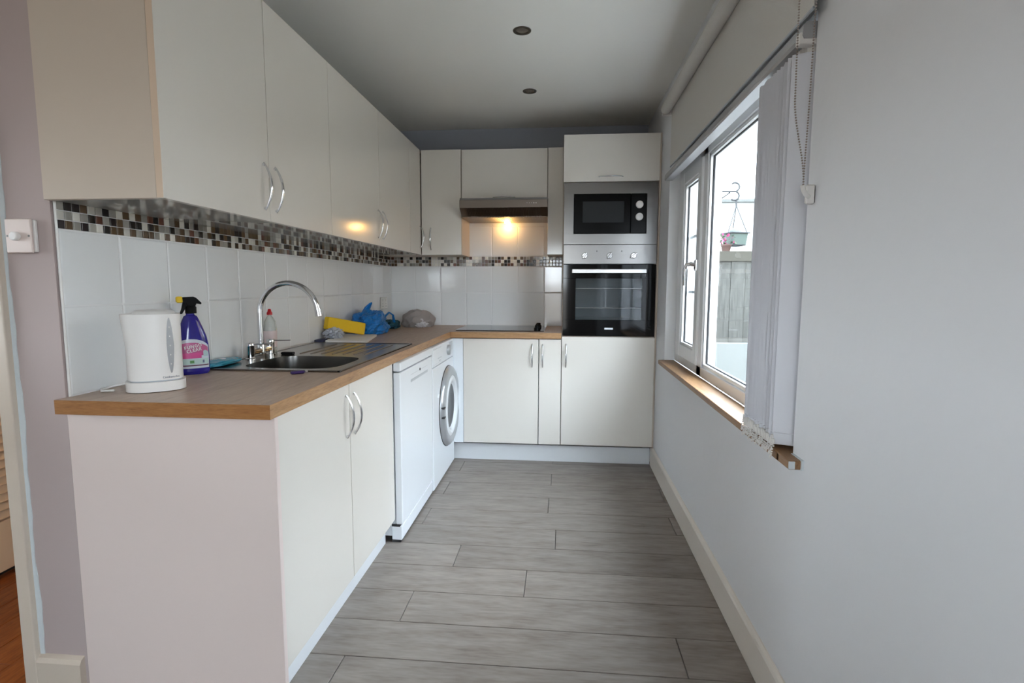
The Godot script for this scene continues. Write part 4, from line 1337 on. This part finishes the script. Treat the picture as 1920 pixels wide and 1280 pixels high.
func spray_bottle() -> void:
	var c := Vector3(-1.911, TOP, 2.44)
	var o := thing("spray_bottle", "purple blue cleaner spray bottle with a black and yellow trigger head", "spray bottle", c)
	var fr := Transform3D(Basis(Vector3.UP, 0.78), c)
	var prof := [[0.0, 0.047, 0.026], [0.006, 0.052, 0.029], [0.06, 0.053, 0.030], [0.10, 0.052, 0.030], [0.13, 0.047, 0.028], [0.16, 0.037, 0.024], [0.19, 0.026, 0.019], [0.203, 0.020, 0.016], [0.207, 0.013, 0.013], [0.222, 0.013, 0.013]]
	var skin := func(s: float, t: float, grow: float) -> Vector3:
		var u := clampf(t, 0.0, 1.0) * (prof.size() - 1)
		var i := mini(int(u), prof.size() - 2)
		var f := u - i
		var y := lerpf(prof[i][0], prof[i + 1][0], f)
		var rx := lerpf(prof[i][1], prof[i + 1][1], f) + grow
		var rz := lerpf(prof[i][2], prof[i + 1][2], f) + grow
		var ca := cos(s * TAU); var sa := sin(s * TAU)
		return Vector3(signf(ca) * pow(absf(ca), 0.85) * rx, y, signf(sa) * pow(absf(sa), 0.85) * rz)
	var b := MB.new()
	b.T = fr
	b.surface(func(s: float, t: float) -> Vector3: return skin.call(s, t, 0.0), 48, 40, true)
	part("bottle", b, mat(rgb(44, 36, 138), 0.12), o)
	# label: wraps the front; colours laid as thin skins one on another
	var patch := func(called: String, y0: float, y1: float, s0: float, s1: float, grow: float, m: Material, arch: float) -> Node3D:
		var l := MB.new()
		l.T = fr
		l.surface(func(s: float, t: float) -> Vector3:
			var ss := lerpf(s0, s1, s)
			var top := y1 - arch * pow(absf(s - 0.62) * 1.5, 2.0)
			var y := lerpf(y0, top, t)
			# find the profile parameter of this height
			var k := 0
			while k < prof.size() - 2 and prof[k + 1][0] < y: k += 1
			var tt: float = (k + clampf((y - prof[k][0]) / (prof[k + 1][0] - prof[k][0]), 0, 1)) / (prof.size() - 1)
			return skin.call(ss, tt, grow), 14, 10, true)
		return part(called, l, m, o)
	var lab: Node3D = patch.call("label", 0.022, 0.124, 0.08, 0.40, 0.0006, mat(rgb(214, 220, 232), 0.3), 0.028)
	patch.call("label_pink_field", 0.066, 0.112, 0.095, 0.385, 0.0011, mat(rgb(196, 96, 146), 0.3), 0.022)
	patch.call("label_pink_band", 0.057, 0.076, 0.19, 0.385, 0.0015, mat(rgb(224, 88, 156), 0.3), 0.0)
	patch.call("label_pale_strip", 0.036, 0.055, 0.095, 0.385, 0.0011, mat(rgb(196, 220, 216), 0.3), 0.0)
	patch.call("label_dark_line", 0.030, 0.034, 0.095, 0.385, 0.0011, mat(rgb(92, 48, 70), 0.3), 0.0)
	patch.call("label_symbol", 0.040, 0.050, 0.25, 0.28, 0.0015, mat(rgb(96, 150, 90), 0.3), 0.0)
	patch.call("label_symbol", 0.040, 0.050, 0.16, 0.18, 0.0015, mat(rgb(110, 120, 150), 0.3), 0.0)
	patch.call("label_picture", 0.062, 0.084, 0.10, 0.17, 0.0017, mat(rgb(178, 205, 210), 0.3), 0.01)
	var white := mat(rgb(240, 240, 240), 0.4)
	lettering("FUNGO", 0.0118, fr * Transform3D(Basis(Vector3(0, 0, 1), 0.2), Vector3(-0.002, 0.0985, 0.0322)), white, lab, "lettering")
	lettering("CLEAR", 0.0118, fr * Transform3D(Basis(Vector3(0, 0, 1), 0.2), Vector3(0.001, 0.0855, 0.0326)), white, lab, "lettering")
	# trigger head
	var hd := MB.new()
	hd.T = fr
	hd.prism(PackedVector2Array([Vector2(-0.022, 0.268), Vector2(-0.020, 0.250), Vector2(-0.012, 0.246), Vector2(-0.008, 0.236), Vector2(0.016, 0.236), Vector2(0.020, 0.246), Vector2(0.034, 0.243), Vector2(0.036, 0.248), Vector2(0.020, 0.266), Vector2(0.012, 0.270)]), -0.011, 0.011, 0.002)
	var head := part("trigger_head", hd, M.black_soft, o)
	var co := MB.new()
	co.T = fr * Transform3D(Basis.IDENTITY, Vector3(0.003, 0, 0))
	co.lathe([Vector2(0.0175, 0.212), Vector2(0.0175, 0.234), Vector2(0.014, 0.238)], 24)
	part("collar", co, M.black_soft, head)
	var tg := MB.new()
	tg.T = fr
	tg.prism(PackedVector2Array([Vector2(-0.020, 0.252), Vector2(-0.008, 0.250), Vector2(-0.012, 0.232), Vector2(-0.024, 0.211), Vector2(-0.031, 0.211), Vector2(-0.025, 0.228)]), -0.006, 0.006, 0.002)
	part("trigger", tg, M.black_soft, head)
	var nz := MB.new()
	nz.T = fr
	nz.box(Vector3(-0.040, 0.249, -0.011), Vector3(-0.020, 0.271, 0.011), 0.004)
	part("nozzle", nz, mat(rgb(238, 200, 24), 0.35), head)

func blob(c: Vector3, r: Vector3, amp: float, freq: float, sd: int, floor_y: float, nu := 48, nv := 28, oct := 3, way := 1.0) -> MB:
	# a crumpled lump: an ellipsoid pushed about by ridged noise, flattened where it rests
	var f := FastNoiseLite.new()
	f.seed = sd; f.frequency = freq; f.fractal_octaves = oct
	f.fractal_type = FastNoiseLite.FRACTAL_RIDGED
	f.noise_type = FastNoiseLite.TYPE_SIMPLEX_SMOOTH
	var b := MB.new()
	b.surface(func(s: float, t: float) -> Vector3:
		var ph := clampf(t, 0.001, 0.999) * PI
		var d := Vector3(sin(ph) * cos(s * TAU), cos(ph), sin(ph) * sin(s * TAU))
		var k := 1.0 + way * amp * f.get_noise_3dv(d * 10.0)
		var p := c + Vector3(d.x * r.x, d.y * r.y, d.z * r.z) * k
		p.y = maxf(p.y, floor_y)
		return p, nu, nv, false)
	return b

func clutter() -> void:
	# washing-up liquid bottle behind the tap
	var c := Vector3(-1.942, TOP + 0.0005, 1.872)
	var w := thing("soap_bottle", "clear washing-up liquid bottle with a red cap behind the tap", "bottle", c)
	var b := MB.new()
	b.T = Transform3D(Basis.IDENTITY.scaled(Vector3(0.85, 1, 1.1)), c)
	b.lathe([Vector2(0.026, 0.0005), Vector2(0.029, 0.006), Vector2(0.030, 0.07), Vector2(0.031, 0.115), Vector2(0.026, 0.145), Vector2(0.015, 0.165), Vector2(0.009, 0.172), Vector2(0.009, 0.178)], 28)
	part("bottle", b, M.clear_plastic, w)
	var lb := MB.new()
	lb.T = Transform3D(Basis.IDENTITY.scaled(Vector3(0.85, 1, 1.1)), c)
	lb.lathe([Vector2(0.0305, 0.03), Vector2(0.0312, 0.07), Vector2(0.0316, 0.105)], 28, false)
	part("label", lb, mat(rgb(232, 214, 212), 0.4), w)
	var cp := MB.new()
	cp.T = Transform3D(Basis.IDENTITY, c)
	cp.lathe([Vector2(0.012, 0.176), Vector2(0.012, 0.186), Vector2(0.008, 0.192), Vector2(0.007, 0.2), Vector2(0.004, 0.203)], 18)
	part("cap", cp, mat(rgb(200, 24, 36), 0.3), w)
	# teal cleaning cloth in its wrapper, lying by the wall
	var te := thing("wipes_packet", "flat turquoise packet lying by the wall behind the spray bottle", "packet", Vector3(-1.925, TOP, 2.27))
	part("wrapper", blob(Vector3(-1.925, TOP + 0.016, 2.27), Vector3(0.042, 0.014, 0.12), 0.12, 0.12, 4, TOP + 0.0078, 40, 18), mat(rgb(48, 142, 166), 0.2), te)
	part("flap", blob(Vector3(-1.915, TOP + 0.024, 2.27), Vector3(0.014, 0.007, 0.03), 0.1, 0.1, 8, TOP, 20, 10), mat(rgb(212, 232, 240), 0.25), te)  # pale blob stands in for the white highlight on the wrapper
	# small purple peg by the sink
	var pg := thing("lighter", "small dark purple lighter lying on the worktop in front of the sink", "lighter", Vector3(-1.54, TOP, 2.405))
	var pt := Transform3D(Basis(Vector3.UP, 0.72), Vector3(-1.54, TOP, 2.405))
	var p1 := MB.new()
	p1.T = pt
	p1.box(Vector3(-0.03, 0.0006, -0.008), Vector3(0.018, 0.0115, 0.008), 0.004)
	part("body", p1, mat(rgb(56, 34, 92), 0.3), pg)
	var p2 := MB.new()
	p2.T = pt
	p2.box(Vector3(0.018, 0.001, -0.006), Vector3(0.03, 0.013, 0.006), 0.003)
	part("metal_top", p2, M.chrome_soft, pg)
	# papers lying past the drainer
	var pa := MB.new()
	pa.T = Transform3D(Basis(Vector3.RIGHT, Vector3.FORWARD, Vector3.UP), Vector3.ZERO)
	pa.prism(PackedVector2Array([Vector2(-1.905, -1.385), Vector2(-1.668, -1.412), Vector2(-1.752, -1.0), Vector2(-1.95, -1.0)]), TOP + 0.0005, TOP + 0.013, 0.001)
	var pp := solo("paper_stack", pa, mat(rgb(232, 230, 226), 0.7), "flat stack of white papers lying beyond the drainer", "papers", Vector3(-1.83, TOP, 1.15))
	var bl := MB.new()
	bl.box(Vector3(-1.962, TOP + 0.0006, 1.33), Vector3(-1.914, TOP + 0.016, 1.40), 0.003)
	solo("dark_box", bl, mat(rgb(52, 58, 88), 0.5), "small dark blue box at the wall end of the papers", "box", Vector3(-1.94, TOP, 1.36))
	# yellow sponge propped up on a scrunched wrapper
	var A := Vector3(-1.93, 0.966, 1.30); var B := Vector3(-1.794, 0.916, 1.087)
	var dir := (B - A).normalized()
	var back := Vector3(dir.z, 0, -dir.x).normalized()
	if back.x > 0: back = -back
	var up := back.cross(dir).normalized()
	if up.y < 0: up = -up
	var sp := MB.new()
	sp.T = Transform3D(Basis(dir, up, dir.cross(up)), A)
	var th := 0.045 * signf(dir.cross(up).dot(back))
	sp.box(Vector3(0, 0, minf(0, th)), Vector3(A.distance_to(B), 0.071, maxf(0, th)), 0.006)
	solo("sponge", sp, bumpy(mat(rgb(232, 190, 44), 0.95), 0.2, 3, 0.6, Vector3(12, 12, 12), 3), "big yellow block sponge propped against the blue carrier bag", "sponge", (A + B) / 2)
	solo("scrunched_wrapper", blob(Vector3(-1.912, 0.936, 1.262), Vector3(0.045, 0.03, 0.05), 0.5, 0.16, 21, TOP + 0.0135, 44, 26), mat(rgb(196, 200, 210), 0.35), "scrunched silver grey wrapper under the left end of the sponge", "wrapper", Vector3(-1.91, 0.914, 1.26))
	# blue carrier bag
	var bg := thing("carrier_bag", "crumpled bright blue plastic carrier bag against the wall tiles", "bag", Vector3(-1.855, TOP, 0.85))
	var bm := mat(rgb(22, 120, 200), 0.3)
	bm.backlight_enabled = true
	bm.backlight = Color(0.1, 0.25, 0.4)
	part("bag", blob(Vector3(-1.862, 0.95, 0.815), Vector3(0.112, 0.114, 0.22), 0.26, 0.085, 12, TOP + 0.0006, 120, 60, 4, -1.0), bm, bg)
	var hn := MB.new()
	hn.tube([Vector3(-1.90, 1.02, 0.80), Vector3(-1.885, 1.06, 0.79), Vector3(-1.868, 1.088, 0.78), Vector3(-1.858, 1.10, 0.775)], [0.05, 0.036, 0.02, 0.008], 12, 0.4)
	hn.tube([Vector3(-1.81, 1.0, 0.68), Vector3(-1.79, 1.03, 0.64), Vector3(-1.775, 1.01, 0.60), Vector3(-1.775, 0.96, 0.58)], [0.012, 0.009, 0.009, 0.012], 10, 0.5)
	part("handle_loop", hn, bm, bg)
	var it := thing("teal_bundle", "small dark teal bundle between the blue bag and the grey towel", "cloth", Vector3(-1.85, TOP, 0.37))
	part("fabric", blob(Vector3(-1.865, TOP + 0.028, 0.37), Vector3(0.06, 0.032, 0.08), 0.3, 0.12, 31, TOP + 0.0006, 36, 20), mat(rgb(20, 78, 96), 0.8), it)
	var tw := thing("grey_towel", "crumpled grey and white towel heaped in the corner of the worktop", "towel", Vector3(-1.71, TOP, 0.17))
	part("towel_cloth", blob(Vector3(-1.715, TOP + 0.035, 0.165), Vector3(0.112, 0.082, 0.125), 0.24, 0.06, 44, TOP + 0.0006, 90, 48, 2), mat(rgb(158, 152, 150), 0.95), tw)
	part("white_cloth", blob(Vector3(-1.685, TOP + 0.03, 0.265), Vector3(0.07, 0.036, 0.04), 0.35, 0.10, 51, TOP + 0.0006, 64, 32, 2, -1.0), mat(rgb(206, 204, 208), 0.95), tw)


# ---------------------------------------------------------------- fittings on walls and ceiling

func fittings() -> void:
	# dimmer switch on the mauve strip
	var s := thing("light_switch", "square cream dimmer light switch with one round knob on the mauve wall strip", "light switch", Vector3(-2.066, 1.338, 2.86))
	part("back_box", bx(Vector3(-2.105, 1.297, 2.8602), Vector3(-2.024, 1.382, 2.869), 0.002), M.plastic, s)
	part("plate", bx(Vector3(-2.1055, 1.294, 2.869), Vector3(-2.0275, 1.3845, 2.877), 0.003), M.switch, s)
	part("knob", knob_z(Vector3(-2.070, 1.338, 2.877), 0.0115, 0.013), M.plastic, s)
	for x in [-2.098, -2.035]:
		part("screw", knob_z(Vector3(x, 1.339, 2.877), 0.0028, 0.0008), M.steel_dark, s)
	# double socket on the tiles in the corner
	var k := thing("wall_socket", "white double wall socket on the tiles behind the blue bag", "socket", Vector3(XW, 1.08, 0.2))
	part("plate", bx(Vector3(XW + 0.0004, 1.037, 0.13), Vector3(XW + 0.009, 1.123, 0.276), 0.003), M.white_gloss, k)
	for z in [0.165, 0.24]:
		part("switch_rocker", bx(Vector3(XW + 0.0085, 1.09, z - 0.008), Vector3(XW + 0.0125, 1.11, z + 0.008), 0.002), M.white_gloss, k)
		var pin := MB.new()
		for q in [[0.0, 0.02], [-0.011, 0.0], [0.011, 0.0]]:
			pin.box(Vector3(XW + 0.0088, 1.05 + q[1], z + q[0] - 0.002), Vector3(XW + 0.0093, 1.058 + q[1], z + q[0] + 0.002))
		part("pin_hole", pin, M.dark, k)
	# recessed ceiling spots, switched off
	for d in [[-0.823, 1.557, "recessed ceiling spotlight nearer the camera, switched off"], [-0.835, 0.767, "recessed ceiling spotlight nearer the back wall, switched off"]]:
		var o := thing("ceiling_spotlight", d[2], "spotlight", Vector3(d[0], CEIL, d[1]), "recessed ceiling spotlights")
		var r := MB.new()
		r.T = Transform3D(Basis.IDENTITY, Vector3(d[0], CEIL, d[1]))
		r.lathe([Vector2(0.030, -0.0005), Vector2(0.030, -0.003), Vector2(0.036, -0.005), Vector2(0.042, -0.004), Vector2(0.043, -0.0003)], 32, false)
		part("trim_ring", r, mat(rgb(96, 90, 82), 0.35, 0.8), o)
		var g := MB.new()
		g.T = Transform3D(Basis.IDENTITY, Vector3(d[0], CEIL, d[1]))
		g.lathe([Vector2(0.0, -0.0020), Vector2(0.016, -0.0016), Vector2(0.030, -0.0008)], 32, false)
		part("reflector", g, mat(rgb(150, 142, 132), 0.25, 0.7), o)


# ---------------------------------------------------------------- outside

func outside() -> void:
	struct("ground", bx(Vector3(0.28, -0.3, -8), Vector3(9, -0.1, 9)), M.paving, "grey paved yard outside the window", "ground")
	# the yard's far side: unseen fence, placed to keep low daylight off the wall cabinets
	var sf := MB.new()
	for i in 66:
		sf.box(Vector3(2.64, -0.1, -0.95 + i * 0.14), Vector3(2.665, 1.75, -0.95 + i * 0.14 + 0.136))
	struct("unseen_house_across", bx(Vector3(6.5, -0.1, -2.0), Vector3(7.0, 5.2, 9.0)), mat(rgb(150, 134, 120), 0.9), "unseen rendered house wall across the yard, placed to block low sky light")  # out of view, blocks low sky so the wall cabinets stay darker
	struct("unseen_yard_fence", sf, M.unseen_fence, "unseen timber fence along the yard, placed to darken the wall cabinets")
	# white rear wing of the house, left beyond the casement
	var w := MB.new()
	w.box(Vector3(0.28, -0.1, -4.0), Vector3(0.80, 3.0, -1.15))
	struct("wall_wing", w, M.render, "white rendered wing of the house seen through the opening casement", "wall")
	var dp := MB.new()
	dp.tube([Vector3(0.632, -0.1, -1.115), Vector3(0.632, 3.0, -1.115)], 0.017, 12)
	solo("downpipe", dp, mat(rgb(96, 94, 88), 0.5), "thin pale downpipe on the white wall, seen through the casement", "downpipe", Vector3(0.632, -0.1, -1.115))
	# neighbour's white wall with a grey coping
	var nb := MB.new()
	nb.box(Vector3(0.9, -0.1, -4.3), Vector3(7.0, 2.42, -4.05))
	var nw := struct("wall_neighbour", nb, mat(rgb(166, 168, 168), 0.9), "neighbour's pale wall with a thin grey coping behind the fence", "wall")
	var cpg := MB.new()
	cpg.box(Vector3(0.88, 2.42, -4.34), Vector3(7.0, 2.465, -3.99), 0.004)
	part("coping", cpg, M.coping, nw)
	# weathered fence: upright boards, a capping board, a low pale wall in front
	var f := thing("fence", "weathered grey timber fence outside behind the fixed pane", "fence", Vector3(1.7, -0.1, -1.0))
	rng.seed = 9
	for i in 14:
		var x := 0.805 + i * 0.13
		part("board", bx(Vector3(x + 0.0005, -0.1, -1.03 + 0.006 * (i % 2)), Vector3(x + 0.1295, 1.45, -1.005 + 0.006 * (i % 2)), 0.003), M["fence%d" % (rng.randi() % 3)], f)
	part("capping", bx(Vector3(0.803, 1.442, -1.05), Vector3(2.63, 1.535, -0.985), 0.004), mat(rgb(58, 55, 47), 0.9), f)
	struct("wall_low", bx(Vector3(0.81, -0.1, -0.98), Vector3(2.6, 0.69, -0.90), 0.004), M.concrete, "low pale concrete wall at the foot of the fence", "wall")
	# bracket with a double scroll
	var b := thing("hanging_bracket", "wrought iron scroll bracket on the white wall above the fence", "bracket", Vector3(0.80, 2.06, -1.3))
	var iron := mat(rgb(38, 40, 42), 0.6)
	var t := MB.new()
	t.tube([Vector3(0.80, 2.10, -1.15), Vector3(0.985, 2.09, -1.1)], 0.010, 8)
	t.tube([Vector3(0.80, 1.99, -1.15), Vector3(0.93, 2.085, -1.12)], 0.007, 8)
	part("arm", t, iron, b)
	for s in [1.0, -1.0]:
		var h := MB.new()
		var p := []
		for k in 18:
			var a := -PI / 2 + k / 17.0 * PI * 1.25
			p.append(Vector3(0.965 + 0.040 * cos(a), 2.09 + s * (0.040 + 0.040 * sin(a)) , -1.1))
		h.tube(p, 0.0095, 8)
		part("scroll_hook", h, iron, b)
	# hanging basket on three wires
	var k := thing("hanging_basket", "pale square wire basket hanging from the scroll bracket", "hanging basket", Vector3(0.98, 1.62, -1.1))
	var bk := MB.new()
	bk.T = Transform3D(Basis(Vector3.UP, 0.3), Vector3(0.985, 0, -1.1))
	bk.surface(func(s: float, tt: float) -> Vector3:
		var a := s * TAU + PI / 4
		var ca: float = cos(a); var sa: float = sin(a)
		var g := lerpf(0.076, 0.088, tt)
		return Vector3(signf(ca) * pow(absf(ca), 0.25) * g, lerpf(1.595, 1.705, tt), signf(sa) * pow(absf(sa), 0.25) * g), 48, 4, true)
	part("liner", bk, mat(rgb(66, 78, 72), 0.7), k)
	var fr := MB.new()
	fr.T = Transform3D(Basis(Vector3.UP, 0.3), Vector3(0.985, 0, -1.1))
	for q in [[1.705, 0.092], [1.595, 0.079]]:
		var y: float = q[0]; var g: float = q[1]
		fr.tube([Vector3(-g, y, -g), Vector3(g, y, -g), Vector3(g, y, g), Vector3(-g, y, g), Vector3(-g, y, -g)], 0.009, 6)
	part("wire_frame", fr, iron, k)
	var wi := MB.new()
	for q in [Vector3(0.90, 1.705, -1.03), Vector3(1.07, 1.705, -1.03), Vector3(0.985, 1.705, -1.19)]:
		wi.tube([q, Vector3(0.985, 1.96, -1.1)], 0.0045, 5)
	wi.tube([Vector3(0.985, 1.94, -1.1), Vector3(0.982, 2.022, -1.1)], 0.008, 6)
	part("hanging_wire", wi, iron, k)
	var gp := MB.new()
	gp.T = Transform3D(Basis(Vector3.UP, 0.3), Vector3(0.985, 1.70, -1.1))
	gp.lathe([Vector2(0.06, 0.0), Vector2(0.052, 0.03), Vector2(0.03, 0.052), Vector2(0.0, 0.06)], 20)
	part("moss_mound", gp, mat(rgb(84, 92, 86), 0.9), k)
	# pink flowers on the fence top
	var fl := thing("flower_pot", "pot of pink flowers on top of the fence beside the basket", "flower pot", Vector3(0.885, 1.5355, -1.018))
	var po := MB.new()
	po.T = Transform3D(Basis.IDENTITY, Vector3(0.885, 1.5355, -1.018))
	po.lathe([Vector2(0.034, 0), Vector2(0.046, 0.05), Vector2(0.05, 0.052), Vector2(0.05, 0.062), Vector2(0.0, 0.058)], 20)
	part("pot", po, mat(rgb(74, 52, 46), 0.8), fl)
	var le := MB.new(); var pe := MB.new()
	rng.seed = 4
	for i in 60:
		var q := Vector3(0.885 + rng.randf_range(-0.075, 0.075), 1.60 + rng.randf_range(0.0, 0.09), -1.018 + rng.randf_range(-0.05, 0.05))
		var d := Vector3(rng.randf_range(-1, 1), rng.randf_range(0.1, 1), rng.randf_range(-1, 1)).normalized()
		var u := d.cross(Vector3.RIGHT).normalized() * 0.016
		var vv := d.cross(u).normalized() * 0.012
		(pe if i % 2 else le).flat(q - u, q + vv, q + u, q - vv, d)
	part("leaves", le, mat(rgb(52, 68, 46), 0.8), fl)
	part("petals", pe, mat(rgb(150, 52, 96), 0.8), fl)


func _ready() -> void:
	materials()
	camera_and_light()
	room()
	window()
	worktop()
	wall_cabinets()
	base_units()
	washing_machine()
	dishwasher()
	oven()
	microwave()
	hood()
	hob()
	sink()
	tap()
	blinds()
	kettle()
	spray_bottle()
	clutter()
	fittings()
	outside()
